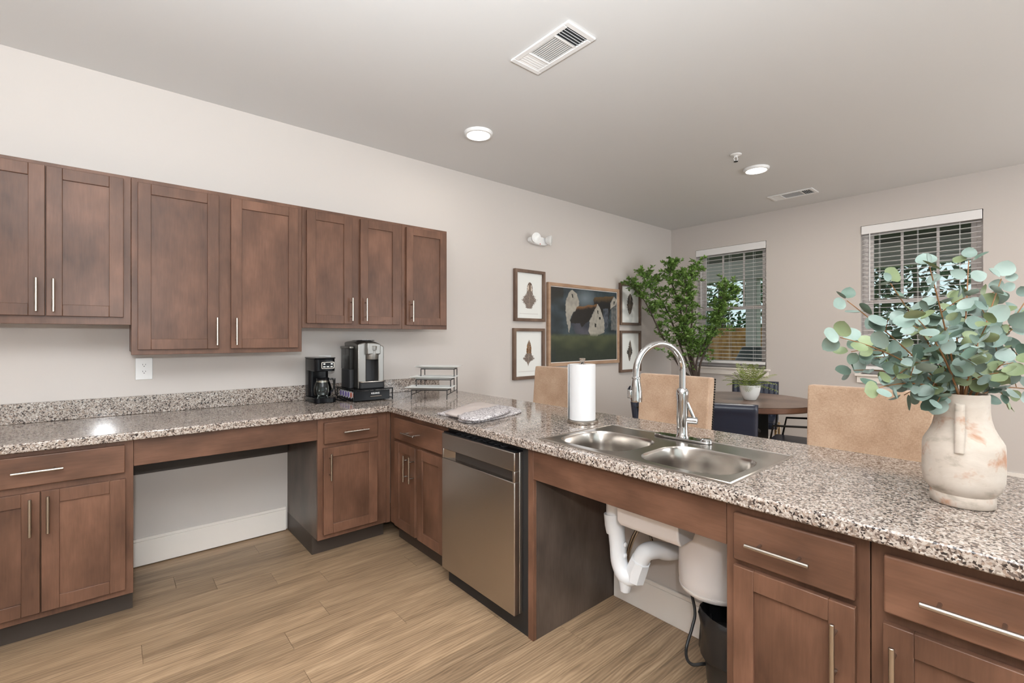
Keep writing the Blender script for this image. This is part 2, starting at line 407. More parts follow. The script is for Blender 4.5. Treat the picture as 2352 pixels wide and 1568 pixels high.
# ------------------------------------------------------------------ windows and blinds
def window(name, y0, y1, label):
    z0, z1 = WIN[0][2], WIN[0][3]; zm = 1.655
    r = thing(name, label, 'window', (XB+.10, (y0+y1)/2, z0)); r['kind'] = 'structure'
    xa, xb = XB+.085, XB+.15; fw = .045
    b = MB(); b.box(xa, xb, y0, y0+fw, z0, z1).box(xa, xb, y1-fw, y1, z0, z1).box(xa, xb, y0+fw, y1-fw, z0, z0+fw).box(xa, xb, y0+fw, y1-fw, z1-fw, z1)
    b.build('window_frame', M['vinyl'], r, bevel=.003)
    for nm, za, zb, xo in (('upper_sash', zm-.02, z1-fw, .02), ('lower_sash', z0+fw, zm+.02, 0)):
        s = .04; b = MB(); ya, yb = y0+fw, y1-fw; p0, p1 = xa+.008+xo, xa+.032+xo
        b.box(p0, p1, ya, ya+s, za, zb).box(p0, p1, yb-s, yb, za, zb).box(p0, p1, ya+s, yb-s, za, za+s).box(p0, p1, ya+s, yb-s, zb-s, zb)
        if nm == 'upper_sash':
            for k in (1, 2):
                ym = ya+(yb-ya)*k/3; b.box(p0+.004, p1-.004, ym-.011, ym+.011, za+s, zb-s)
        so = b.build(nm, M['vinyl'], r, bevel=.002)
        MB().box(p0+.010, p0+.014, ya+s, yb-s, za+s, zb-s).build('pane', M['pane'], so, smooth=False)
    MB().box(XB-.035, XB+.085, y0-.045, y1+.045, z0-.022, z0).build('window_sill', M['trim'], r, bevel=.003)
    MB().box(XB-.018, XB-.0005, y0-.03, y1+.03, z0-.09, z0-.022).build('apron', M['trim'], r, bevel=.003)
    return r
window('window_1', *WIN[0][:2], 'double-hung window behind the leafy potted tree')
window('window_2', *WIN[1][:2], 'double-hung window behind the eucalyptus arrangement')
def blind(y0, y1, label):
    zt, zb = WIN[0][3]-.004, .972; xc = XB+.030
    r = thing('window_blind', label, 'window blind', (xc, (y0+y1)/2, zb), 'white slat blinds')
    MB().box(XB-.008, XB+.006, y0+.006, y1-.006, zt-.082, zt).build('valance', M['blind'], r, bevel=.002)
    MB().box(XB+.008, XB+.055, y0+.01, y1-.01, zt-.045, zt-.002).build('head_rail', M['blind'], r)
    MB().box(xc-.026, xc+.026, y0+.012, y1-.012, zb, zb+.032).build('bottom_rail', M['blind'], r, bevel=.003)
    me = MB().box(-.025, .025, y0-(y0+y1)/2+.012, y1-(y0+y1)/2-.012, -.0014, .0014).mesh('slat', smooth=False); me.materials.append(M['blind'])
    n = 29; za, zz = zb+.075, zt-.10
    for k in range(n): put('slat', me, r, (xc, (y0+y1)/2, za+(zz-za)*k/(n-1)), (0, math.radians(-3), 0))
    for f in (.17, .5, .83):
        yy = y0+(y1-y0)*f
        for dx in (-.024, .024): MB().cyl((xc+dx, yy, zb+.03), (xc+dx, yy, zt-.05), .0011, 5).build('ladder_cord', M['blind'], r)
    yy = y1-.075; MB().cyl((XB-.006, yy, 1.66), (XB-.006, yy, zt-.08), .0045, 8).build('wand', M['white_plastic'], r)
blind(*WIN[0][:2], 'white slatted blind on the window behind the potted tree')
blind(*WIN[1][:2], 'white slatted blind on the window behind the eucalyptus')

def added_rear_window(name, x0, x1, z0, z1, n, label):  # unseen glazing added behind the camera to go with the fill lights
    r = thing(name, label, 'window', ((x0+x1)/2, YF-.07, z0)); r['kind'] = 'structure'
    w = (x1-x0)/n
    for k in range(n):
        a, b_ = x0+w*k, x0+w*(k+1); f = .06
        o = MB().box(a, a+f, YF-.10, YF-.05, z0, z1).box(b_-f, b_, YF-.10, YF-.05, z0, z1).box(a+f, b_-f, YF-.10, YF-.05, z0, z0+f).box(a+f, b_-f, YF-.10, YF-.05, z1-f, z1).build('sash', M['trim'], r)
        MB().box(a+f, b_-f, YF-.078, YF-.072, z0+f, z1-f).build('pane', M['pane'], o, smooth=False)
added_rear_window('added_glazed_doors', -2.0, 1.8, .02, 2.4, 4, 'unseen glazed doors added behind the viewer for fill light')
added_rear_window('added_wide_window', 3.0, 5.2, .55, 2.35, 2, 'unseen wide window added behind the viewer for fill light at the dining side')

# ================================================================== CABINETS
MAP_UP = lambda u, v, n: (u, YA-.305-n, v)
MAP_A = lambda u, v, n: (u, 2.786-n, v)
MAP_P = lambda u, v, n: (1.367-n, -u, v)
HM = {}
def handle_mesh(kind, vert):
    k = (kind, vert)
    if k not in HM:
        T = {'A': lambda u, v, n: (u, -n, v), 'P': lambda u, v, n: (-n, -u, v)}[kind]
        L = .0775
        e = (0, 1, 0) if vert else (1, 0, 0)
        q = lambda s, n: (e[0]*s, e[1]*s, n)
        bb = MB(); bb.tube([T(*q(-L, .034)), T(*q(-L+.001, .034)), T(*q(L-.001, .034)), T(*q(L, .034))], [.0050, .0060, .0060, .0050], 12)
        for s in (-.048, .048): bb.tube([T(*q(s, 0)), T(*q(s, .034))], .0042, 8)
        mm = bb.mesh('handle'); mm.materials.append(M['nickel']); HM[k] = mm
    return HM[k]
def front(parent, T, kind, what, u0, u1, v0, v1, hu=None, hv=None, hvert=True):
    th = .020
    if what == 'door':
        sw = .055; b = MB(T)
        b.box(u0, u0+sw, v0, v1, .001, th).box(u1-sw, u1, v0, v1, .001, th).box(u0+sw, u1-sw, v0, v0+sw, .001, th).box(u0+sw, u1-sw, v1-sw, v1, .001, th)
        d = b.build('door', M['wood'], parent, bevel=.0018)
        MB(T).box(u0+sw-.002, u1-sw+.002, v0+sw-.002, v1-sw+.002, .002, .011).build('panel', M['wood'], d)
    else:
        d = MB(T).box(u0, u1, v0, v1, .001, th).build('drawer', M['wood_h'], parent, bevel=.004, seg=3)
    if hu is not None:
        put('handle', handle_mesh(kind, hvert), d, T(hu, hv, th), None)
    return d
def upper(label, u0, u1, z0, doors):
    z1 = 2.12; r = thing('upper_cabinet', label, 'cabinet', ((u0+u1)/2, YA-.15, z0), 'wall cabinets')
    MB(MAP_UP).box(u0+.0005, u1-.0005, z0+.014, z1, -.3035, -.019).build('body', M['wood'], r, bevel=.001)
    MB(MAP_UP).box(u0+.0005, u1-.0005, z0, z1, -.019, 0).build('face_frame', M['wood'], r, bevel=.0015)
    for d in doors: front(r, MAP_UP, 'A', 'door', *d)
upper('short two-door wall cabinet at the left edge of the picture', -.53, .082, 1.360, [(-.508, -.230, 1.398, 2.10, -.257, 1.494), (-.226, .052, 1.398, 2.10, -.200, 1.494)])
upper('tall wide two-door wall cabinet hanging lowest, above the outlet', .082, .915, 1.206, [(.108, .466, 1.233, 2.096, .453, 1.330), (.525, .888, 1.233, 2.096, .548, 1.330)])
upper('two-door wall cabinet above the coffee makers', .915, 1.606, 1.356, [(.940, 1.231, 1.386, 2.10, 1.222, 1.482), (1.289, 1.579, 1.386, 2.10, 1.320, 1.484)])
upper('narrow single-door wall cabinet at the right end of the row', 1.606, 1.990, 1.356, [(1.634, 1.974, 1.386, 2.10, 1.671, 1.486)])
def base(label, T, kind, u0, u1, depth, fronts, toe_n=-.10, filler=None):
    c = T((u0+u1)/2, 0, -depth/2); r = thing('base_cabinet', label, 'cabinet', (c[0], c[1], 0), 'floor cabinets')
    MB(T).box(u0+.0005, u1-.0005, .115, CB-.002, -depth, -.019).build('body', M['wood_dark'], r, bevel=.001)
    MB(T).box(u0+.0005, u1-.0005, .115, CB-.002, -.019, 0).build('face_frame', M['wood'], r, bevel=.0015)
    MB(T).box(u0+.0005, u1-.0005, .0005, .115, -depth, toe_n).build('toe_kick', M['toe'], r)
    if filler: MB(T).box(filler[0], filler[1], .115, CB-.002, 0, .006).build('filler_strip', M['wood'], r)
    for f in fronts: front(r, T, kind, *f)
    return r
base('two-door base cabinet with one drawer at the left edge', MAP_A, 'A', -.527, .083, .606, [('drawer', -.500, .052, .680, .806, -.226, .745, False), ('door', -.500, -.222, .146, .652, -.249, .556), ('door', -.218, .054, .146, .652, -.196, .558)])
base('narrow one-door base cabinet in the inner corner beside the knee space', MAP_A, 'A', .911, 1.366, .606, [('drawer', .944, 1.272, .674, .798, 1.124, .735, False), ('door', .940, 1.270, .146, .650, .973, .542)], filler=(1.335, 1.362))
base('two-door base cabinet with drawer between the corner and the dishwasher', MAP_P, 'P', -2.785, -2.112, .566, [('drawer', -2.697, -2.121, .666, .797, -2.467, .725, False), ('door', -2.692, -2.434, .125, .648, -2.512, .520), ('door', -2.407, -2.121, .125, .648, -2.443, .523)], toe_n=-.06)
base('base cabinet with drawer right of the sink knee space', MAP_P, 'P', -.626, -.285, .566, [('drawer', -.599, -.311, .667, .800, -.476, .729, False), ('door', -.599, -.311, .146, .650, -.349, .532)])
base('base cabinet at the right edge, below the vase', MAP_P, 'P', -.284, .085, .566, [('drawer', -.257, .056, .667, .798, -.112, .727, False), ('door', -.258, .056, .146, .642, -.236, .532)])
# rails across the open knee spaces
tag(MB().box(.0835, .9105, 2.786, 2.94, .700, CB-.002).build('apron_rail', M['wood_h'], bevel=.0015), 'brown wooden apron under the long counter above the open knee space', 'apron')
tag(MB().box(1.367, 1.39, .6265, 1.4485, .692, CB-.002).build('apron_rail', M['wood_h'], bevel=.0015), 'brown wooden apron below the sink', 'apron')
r = thing('end_panel', 'dark wooden end panel between the dishwasher and the sink knee space', 'panel', (1.65, 1.466, 0))
MB().box(1.386, XW-.001, 1.449, 1.482, .0005, CB-.002).build('side_panel', M['wood_dark'], r, bevel=.001)
MB().box(1.367, 1.386, 1.449, 1.482, .0005, CB-.002).build('stile', M['wood'], r, bevel=.0015)

tag(MB().box(.0845, .9095, YA-.022, YA-.001, .522, CB-.003).build('wall_strip', M['toe']), 'dark brown strip on the wall inside the long counter knee space', 'board')  # thin dark brown strip lying flat on the wall above the baseboard

# ------------------------------------------------------------------ worktops
b = MB(); b.prism([(-.55, 2.748), (XP-.0006, 2.748), (1.9764, YA-.001), (-.55, YA-.001)], CB, CT)
tag(b.build('countertop', M['granite'], bevel=.006, seg=3), 'speckled granite worktop along the wall under the upper cabinets', 'countertop', 'granite worktops')
hx0, hx1, hy0, hy1 = 1.392, 1.858, .633, 1.409
vs2 = [(x, y) for y in (-.45, hy0, hy1, 2.748) for x in (XP, hx0, hx1, 2.14)]+[(2.14, YA-.001), (1.978, YA-.001)]
fs = []
for j in range(3):
    for i in range(3):
        if (i, j) == (1, 1): continue
        fs.append([j*4+i, j*4+i+1, j*4+i+5, j*4+i+4])
fs.append([12, 13, 14, 15, 16, 17])
b = MB(); b.plan(vs2, fs, CB, CT)
tag(b.build('countertop', M['granite'], bevel=.006, seg=3), 'speckled granite peninsula worktop holding the sink', 'countertop', 'granite worktops')
tag(MB().box(-.55, 2.10, YA-.021, YA-.001, CT+.0005, CT+.1016).build('backsplash', M['granite'], bevel=.002), 'low speckled granite upstand along the wall', 'backsplash')

# ------------------------------------------------------------------ dishwasher
r = thing('dishwasher', 'stainless dishwasher with pocket handle under the peninsula', 'dishwasher', (1.65, 1.80, 0))
y0, y1, xf = 1.520, 2.100, 1.322
MB().box(1.372, XW-.01, 1.484, 2.110, .0005, CB-.004).build('body', M['black_matte'], r)
MB().box(xf+.012, 1.3715, y0, y1, .797, .803).build('control_strip', M['black'], r)
b = MB(); b.box(xf+.03, 1.3715, y0, y1, .092, .797)
b.box(xf, xf+.03, y0, y1, .092, .668).box(xf, xf+.03, y0, y1, .716, .797)
b.box(xf, xf+.03, y0, y0+.015, .668, .716).box(xf, xf+.03, y1-.015, y1, .668, .716)
d = b.build('door', M['steel_door'], r, bevel=.003)
b = MB(); yl = y1-.015
b.add([(xf+.002, yl, .669), (xf+.002, yl, .715), (xf+.0285, yl-.07, .715), (xf+.0285, yl-.07, .669)], [(0, 1, 2, 3)])
b.add([(xf+.002, yl, .669), (xf+.0285, yl-.07, .669), (xf+.0285, y0+.015, .669), (xf+.012, y0+.015, .669)], [(0, 1, 2, 3)])
b.build('handle_pocket', M['steel'], d, recalc=False)
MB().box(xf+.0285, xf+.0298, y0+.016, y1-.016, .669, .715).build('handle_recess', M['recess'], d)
MB().box(1.376, 1.44, 1.5, 2.09, .001, .088).build('toe_panel', M['black_matte'], r)
for k in range(9): MB().box(1.345, 1.3712, y0+.10+k*.045, y0+.122+k*.045, .8032, .8055).build('button', M['charcoal'], r)

# ------------------------------------------------------------------ sink
r = thing('sink', 'double-bowl stainless sink set in the peninsula worktop', 'sink', (1.62, 1.02, CT))
zt = CT+.0045; X0, X1, Y0, Y1 = 1.376, 1.873, .617, 1.425; xm, ym = 1.752, 1.022
N = 64
def se(cx, cy, ax, ay, t, p):
    c, s = math.cos(t), math.sin(t)
    return (cx+ax*math.copysign(abs(c)**(2/p), c), cy+ay*math.copysign(abs(s)**(2/p), s))
def rectpt(x0, x1, y0, y1, cx, cy, t):
    c, s = math.cos(t), math.sin(t); k = 1e9
    if c > 1e-9: k = min(k, (x1-cx)/c)
    if c < -1e-9: k = min(k, (x0-cx)/c)
    if s > 1e-9: k = min(k, (y1-cy)/s)
    if s < -1e-9: k = min(k, (y0-cy)/s)
    return (cx+c*k, cy+s*k)
deck = MB(); bowls = []
for (ya, yb) in ((Y0+.008, ym), (ym, Y1-.008)):
    xa, xb = X0+.008, xm; cx, cy = (xa+xb)/2+.004, (ya+yb)/2; ax, ay = (xb-xa)/2-.026, (yb-ya)/2-.026
    ang = sorted({round(2*PI*k/N, 6) for k in range(N)} | {round(math.atan2(dy-cy, dx-cx) % (2*PI), 6) for dx in (xa, xb) for dy in (ya, yb)})
    n = len(ang); vs = [(*rectpt(xa, xb, ya, yb, cx, cy, t), zt) for t in ang]+[(*se(cx, cy, ax, ay, t, 3.4), zt) for t in ang]
    deck.add(vs, [(k, (k+1) % n, n+(k+1) % n, n+k) for k in range(n)])
    bowls.append((cx, cy, ax, ay))
deck.add([(xm, Y0+.008, zt), (X1-.008, Y0+.008, zt), (X1-.008, Y1-.008, zt), (xm, Y1-.008, zt), (xm, ym, zt)], [(0, 1, 2, 3, 4)])
ring = lambda i, z: [(X0+i, Y0+i, z), (X1-i, Y0+i, z), (X1-i, Y1-i, z), (X0+i, Y1-i, z)]
vs = ring(.008, zt)+ring(.006, zt+.0025)+ring(.001, zt+.0015)+ring(0, CT+.0004)
deck.add(vs, [(j*4+k, j*4+(k+1) % 4, j*4+4+(k+1) % 4, j*4+4+k) for j in range(3) for k in range(4)])
deck.build('rim', M['steel'], r, ang=50)
for (cx, cy, ax, ay) in bowls:
    b = MB(); prof = [(1.0, 0, 3.4), (.992, -.002, 3.4), (.975, -.012, 3.3), (.955, -.06, 3.2), (.93, -.115, 3.1), (.90, -.135, 3), (.84, -.147, 2.9), (.6, -.151, 2.6), (.16, -.153, 2)]
    vs = []
    for sc, dz, p in prof:
        vs += [(*se(cx, cy, ax*sc, ay*sc if sc > .2 else ax*sc, 2*PI*k/N, p), zt+dz) for k in range(N)]
    b.add(vs, [(j*N+k, j*N+(k+1) % N, (j+1)*N+(k+1) % N, (j+1)*N+k) for j in range(len(prof)-1) for k in range(N)])
    b.build('bowl', M['steel'], r, ang=60, recalc=False)
    MB().lathe([(.047, .001), (.046, .004), (.036, .004), (.03, -.004), (.004, -.006), (.004, .006), (.001, .007)], (cx, cy, zt-.154), 24).build('drain', M['chrome'], r)
# faucet
fx, fy = 1.826, 1.022
r = thing('faucet', 'chrome gooseneck pull-down faucet behind the sink', 'faucet', (fx, fy, zt))
b = MB(); n = 40
pts = [se(fx, fy, .031, .128, 2*PI*k/n, 3.2) for k in range(n)]; b.prism(pts, zt+.0005, zt+.010)
b.build('deck_plate', M['chrome'], r, bevel=.003, seg=3)
MB().lathe([(.027, .0), (.027, .004), (.0235, .010), (.0225, .05), (.024, .075), (.0225, .15), (.0255, .178), (.0245, .195), (.017, .205)], (fx, fy, zt+.010), 28).build('body', M['chrome'], r)
d = Vector((1.597-fx, 1.094-fy, 0)); L = d.length; d.normalize(); rr = L/2
zc_ = 1.285-rr-.013
path = [(fx, fy, 1.06), (fx, fy, zc_-.03)]+arc(Vector((fx, fy, zc_))+d*rr, rr, PI, 0, 22, d, (0, 0, 1))+[Vector((fx, fy, zc_-.02))+d*L]
MB().tube(path, .0135, 18).build('spout', M['chrome'], r)
hp = Vector((fx, fy, 0))+d*L
sp = MB().lathe([(.0135, .0), (.0175, -.002), (.0175, -.008), (.0155, -.010), (.0165, -.018), (.0225, -.055), (.0245, -.085), (.0235, -.10), (.006, -.102)], (hp.x, hp.y, zc_-.012), 24).build('spray_head', M['chrome'], r)
sd = Vector((-.76, .64, 0)); c_ = hp+sd*.024; MB().box(c_.x-.009, c_.x+.009, c_.y-.009, c_.y+.009, zc_-.098, zc_-.065).build('spray_button', M['chrome'], sp, bevel=.003)
side = Vector((.35, -.94, 0)).normalized(); p0 = Vector((fx, fy, zt+.082))
MB().tube([p0, p0+side*.058, p0+side*.060], [.0145, .0145, .012], 16).build('valve_arm', M['chrome'], r)
p1 = p0+side*.049; MB().tube(smooth_path([p1, p1+Vector((-.004, .004, .03))-side*.006, p1+Vector((-.012, .008, .085))-side*.022]), [.0065]*12+[.005], 10).build('lever', M['chrome'], r)
MB().lathe([(.022, 0), (.022, .006), (.017, .011), (.001, .012)], (fx-.004, fy-.106, zt+.0102), 20).build('hole_cover', M['chrome'], r)

# ================================================================== UNDER THE SINK
r = thing('sink_drain_pipe', 'white wrapped trap pipe below the sink', 'pipe', (1.58, 1.14, .30))
p_ = lambda u, v, x=1.60: (x, x/(_F[0]+_R[0]*(u-CX)/FPX)*(_F[1]+_R[1]*(u-CX)/FPX), CAM_H+(x/(_F[0]+_R[0]*(u-CX)/FPX))*(CY-v)/FPX)
dn = [p_(1411, 1150), p_(1412, 1185), p_(1419, 1250), p_(1423, 1292), p_(1437, 1322), p_(1457, 1322, 1.615), p_(1468, 1302, 1.62)]
MB().tube(smooth_path([Vector((1.57, 1.19, .704))]+[Vector(q) for q in dn], 6), .034, 18).build('trap_bend', M['pipe_white'], r)
MB().tube([p_(1409, 1178), p_(1412, 1205), p_(1414, 1222)], [.040, .041, .038], 18).build('upper_sleeve', M['pipe_white'], r)
arm = [p_(1459, 1318, 1.62), p_(1469, 1290, 1.62), p_(1483, 1268, 1.63), p_(1510, 1262, 1.68), p_(1540, 1266, 1.74), (1.925, .985, .405)]
MB().tube(smooth_path([Vector(q) for q in arm], 7), .034, 18).build('outlet_elbow', M['pipe_white'], r)
MB().tube([p_(1458, 1330, 1.617), p_(1464, 1306, 1.62), p_(1472, 1286, 1.62)], [.040, .043, .040], 8).build('wrap_collar', M['pipe_white'], r)
MB().tube([p_(1437, 1330, 1.60), p_(1436, 1356, 1.60)], [.030, .020], 14).build('cleanout_cap', M['pipe_white'], r)
sn = MB().ball((0, 0, 0), .0105, 10, 6, .5).mesh('snap'); sn.materials.append(M['pipe_white'])
for (u, v) in ((1436, 1250), (1436, 1275), (1434, 1297)):
    q = Vector(p_(u, v)); put('snap', sn, r, q+Vector((-.002, -.002, 0)), (PI/2, 0, 0))
b = MB(); q0, q1 = (1.50, 1.10), (1.50, .83)
b.T = None
b.add([(x, y, z) for y in (.835, 1.09) for x, z in ((1.46, .668), (1.465, .602), (1.485, .577), (1.565, .577), (1.585, .60), (1.585, .668))],
      [(0, 1, 2, 3, 4, 5), (6, 7, 8, 9, 10, 11)]+[(k, (k+1) % 6, 6+(k+1) % 6, 6+k) for k in range(6)])
tag(b.build('under_sink_cover', M['tank'], bevel=.006, seg=3), 'white plastic guard hanging under the sink bowl', 'cover')
r = thing('supply_hoses', 'braided metal water supply hoses behind the white pipe', 'hose', (1.85, 1.1, .3))
for pts in ([p_(1462, 1215, 1.80), p_(1450, 1240, 1.80), p_(1440, 1275, 1.84), p_(1436, 1310, 1.925)], [p_(1468, 1215, 1.80), p_(1455, 1242, 1.80), p_(1445, 1275, 1.84), p_(1441, 1310, 1.925)],
            [p_(1492, 1225, 1.80), p_(1497, 1240, 1.80), p_(1500, 1265, 1.83), p_(1490, 1300, 1.925)]):
    MB().tube(smooth_path([Vector(q) for q in pts], 6), .006, 8).build('hose', M['nickel'], r)
# small tank heater with its cord
tc = (1.725, .835)
r = thing('water_heater', 'round white tank mounted under the sink beside the trash can', 'water heater', (tc[0], tc[1], .335))
MB().lathe([(.02, 0), (.10, .003), (.118, .012), (.125, .03), (.128, .06), (.128, .22), (.125, .25), (.118, .27), (.10, .278), (.02, .28)], (tc[0], tc[1], .345), 40).build('tank', M['tank'], r)
MB().lathe([(.119, .008), (.1235, .014), (.1265, .022), (.1265, .026), (.124, .026)], (tc[0], tc[1], .345), 40, cap=False).build('bottom_rim', M['tank'], r)
MB().box(1.855, XW-.001, .78, .89, .42, .60).build('bracket', M['white_plastic'], r, bevel=.002)
for dy in (-.04, .045): MB().cyl((tc[0]-.02, tc[1]+dy, .622), (tc[0]-.02, tc[1]+dy, .70), .007, 8).build('pipe_stub', M['nickel'], r)
cord = smooth_path([(1.70, .93, .36), p_(1596, 1400, 1.69), p_(1590, 1440, 1.66), p_(1577, 1485, 1.62), p_(1578, 1512, 1.58), p_(1592, 1526, 1.56), p_(1620, 1524, 1.60), (1.80, .86, .012), (1.88, .80, .10)], 7)
tag(MB().tube([Vector((q.x, q.y, max(q.z, .007))) for q in cord], .0055, 8).build('power_cord', M['black_matte']), 'black cord hanging in a loop below the sink pipes', 'cord')
# trash can
kx, ky = 1.66, .742
r = thing('trash_can', 'dark plastic trash can lined with a black bag under the sink', 'trash can', (kx, ky, 0))
b = MB(); b.lathe([(.078, .002), (.082, .006), (.110, .275), (.103, .275), (.076, .014)], (kx, ky, 0), 30, sy=.88); b.build('bin', M['bin'], r)
b = MB(); n = 48; prof = [(.094, .24), (.102, .33), (.110, .337), (.116, .322), (.115, .28), (.113, .235), (.116, .195), (.112, .185), (.108, .195)]
vs = []
for j, (rad, z) in enumerate(prof):
    for k in range(n):
        t = 2*PI*k/n; w = noise.noise((math.cos(t)*3, math.sin(t)*3, j*.6))*.009+noise.noise((math.cos(t)*9, math.sin(t)*9, j*1.3))*.004
        vs.append((kx+(rad+w)*math.cos(t), ky+.9*(rad+w)*math.sin(t), z+(.012*noise.noise((math.cos(t)*2, math.sin(t)*2, 7+j)) if 1 < j else 0)))
b.add(vs, [(j*n+k, j*n+(k+1) % n, (j+1)*n+(k+1) % n, (j+1)*n+k) for j in range(len(prof)-1) for k in range(n)])
b.build('bag', M['bag'], r, ang=60)

# ================================================================== THINGS ON THE WORKTOP
# drip coffee maker
x0, x1, y0, y1, zb, zt2 = 1.010, 1.142, 3.118, 3.355, CT, 1.160
r = thing('coffee_maker', 'small black drip coffee maker with glass carafe', 'coffee maker', ((x0+x1)/2, (y0+y1)/2, zb))
def rrect(x0, x1, y0, y1, rad, n=5):
    pts = []
    for cx, cy, a in ((x1-rad, y1-rad, 0), (x0+rad, y1-rad, PI/2), (x0+rad, y0+rad, PI), (x1-rad, y0+rad, 3*PI/2)):
        pts += [(cx+rad*math.cos(a+PI/2*k/n), cy+rad*math.sin(a+PI/2*k/n)) for k in range(n+1)]
    return pts
MB().prism(rrect(x0-.004, x1+.004, y0, y1, .03), zb+.0005, zb+.034).build('base', M['black'], r, bevel=.004)
MB().prism(rrect(x0, x1, y0+.135, y1, .025), zb+.034, zt2-.006).build('water_tower', M['black'], r, bevel=.004)
MB().prism(rrect(x0-.001, x1+.001, y0+.012, y1-.02, .028), zt2-.088, zt2-.006).build('brew_head', M['black'], r, bevel=.005)
MB().prism(rrect(x0-.004, x1+.004, y0+.006, y1+.001, .028), zt2-.006, zt2+.002).build('lid', M['black'], r, bevel=.003)
pn = MB().prism([(x, z) for x, z in rrect(x0+.040, x1-.012, zt2-.068, zt2-.030, .006)], 0, 1)
b = MB(lambda x, z, n: (x, y0+.0125-.004*n, z)); b.prism(rrect(x0+.038, x1-.010, zt2-.070, zt2-.026, .007), 0, 1); pn = b.build('control_panel', M['nickel'], r)
b = MB(lambda x, z, n: (x, y0+.0088-.001*n, z)); b.prism(rrect(x0+.042, x1-.014, zt2-.066, zt2-.030, .005), 0, 1); b.build('display', M['black'], pn)
for (dx, dz, w, h_) in ((.050, -.043, .012, .008), (.098, -.043, .012, .008), (.048, -.060, .016, .006), (.071, -.060, .016, .006), (.096, -.060, .014, .006)):
    MB().box(x0+dx, x0+dx+w, y0+.0068, y0+.0079, zt2+dz, zt2+dz+h_).build('button', M['white_plastic'], pn)
cx, cy = (x0+x1)/2+.002, y0+.075
ca = MB().lathe([(.030, .001), (.048, .004), (.056, .03), (.057, .055), (.050, .085), (.040, .108), (.039, .118)], (cx, cy, zb+.036), 28, cap=False).build('carafe', M['pane'], r)
MB().lathe([(.041, .112), (.042, .124), (.034, .130), (.002, .131)], (cx, cy, zb+.036), 24).build('carafe_lid', M['black'], ca)
MB().tube(smooth_path([(cx+.041, cy-.012, zb+.15), (cx+.064, cy-.016, zb+.15), (cx+.068, cy-.018, zb+.10), (cx+.056, cy-.016, zb+.065)]), .0055, 8).build('carafe_handle', M['water_dark'], ca)
MB().lathe([(.0405, .098), (.0415, .098), (.0415, .106), (.0405, .106)], (cx, cy, zb+.036), 24, cap=False).build('carafe_band', M['nickel'], ca)
# pod drawer
x0, x1, y0, y1 = 1.219, 1.505, 3.018, 3.335; zb, zt3 = CT, CT+.082
r = thing('pod_drawer', 'black coffee pod drawer under the single-serve brewer', 'drawer unit', ((x0+x1)/2, (y0+y1)/2, zb))
MB().box(x0, x1, y0+.004, y1, zt3-.008, zt3).build('top_shelf', M['black'], r, bevel=.002)
b = MB()
for (xa, ya) in ((x0+.005, y0+.01), (x1-.005, y0+.01), (x0+.005, y1-.01), (x1-.005, y1-.01)): b.cyl((xa, ya, zb+.0005), (xa, ya, zt3-.006), .004, 8)
for xa in (x0+.005, x1-.005): b.cyl((xa, y0+.01, zb+.014), (xa, y1-.01, zb+.014), .0035, 8)
b.cyl((x0+.005, y1-.01, zb+.014), (x1-.005, y1-.01, zb+.014), .0035, 8); b.build('wire_frame', M['black'], r)
MB().box(x0+.012, x1-.012, y0+.006, y1-.014, zb+.012, zb+.016).build('tray', M['black_matte'], r)
df = MB().box(x0+.006, x1-.032, y0-.002, y0+.004, zb+.008, zt3-.010).build('drawer_front', M['black'], r, bevel=.0015)
MB().tube([(x0+.110, y0-.010, zb+.034), (x0+.190, y0-.010, zb+.034)], .003, 8).build('pull', M['nickel'], df)
b = MB()
for s in (.118, .182): b.cyl((x0+s, y0-.011, zb+.034), (x0+s, y0-.001, zb+.034), .0022, 6)
b.build('pull_posts', M['nickel'], df)
def text(name, body, size, loc, rot, m, parent, ext=.0004):
    cu = bpy.data.curves.new('txt', 'FONT'); cu.body = body; cu.size = size; cu.extrude = ext; cu.align_x = 'CENTER'; cu.align_y = 'CENTER'; cu.offset = .0003; cu.space_character = 1.15
    t = bpy.data.objects.new('txt', cu); me = bpy.data.meshes.new_from_object(t); me.name = name; bpy.data.objects.remove(t); bpy.data.curves.remove(cu)
    me.materials.clear(); me.materials.append(m)
    return put(name, me, parent, loc, rot)
text('lettering', 'KEURIG', .0155, (x0+.150, y0-.0028, zb+.0525), (PI/2, 0, 0), M['white_plastic'], df)
# pods lying on the tray behind the open left side
M['pod1'] = mat('purple_foil', lin(120, 100, 168), .35); M['pod2'] = mat('orange_foil', lin(196, 104, 84), .35); M['podcup'] = mat('pod_cup', (.75, .74, .76), .4)
for k in range(6):
    for j in range(1):
        py = y0+.032+k*.046; orange = k <= 1
        pz = zb+.0165+.0262+j*0; px = x0+.034+j*.049
        r2 = thing('coffee_pod', (('orange-lidded coffee pod nearest the drawer front' if k == 0 else 'orange-lidded coffee pod next to the purple ones') if orange else 'purple-lidded coffee pod seen through the open drawer side'), 'coffee pod', (px, py, zb+.0165), 'pods in the drawer')
        T = lambda a, b_, c, px=px, py=py, pz=pz: (px-.020+c, py+a*.9, pz+b_)
        b = MB(T); b.lathe([(.0225, .002), (.0215, .004), (.0165, .040), (.012, .041)], (0, 0, 0), 18); b.build('cup', M['podcup'], r2)
        b = MB(T); b.lathe([(.0245, 0), (.0245, .0019)], (0, 0, 0), 18); b.build('rim', M['podcup'], r2)
        b = MB(T); b.lathe([(.0185, -.0008), (.0185, -.0001)], (0, 0, 0), 18); b.build('lid', M['pod2' if orange else 'pod1'], r2)
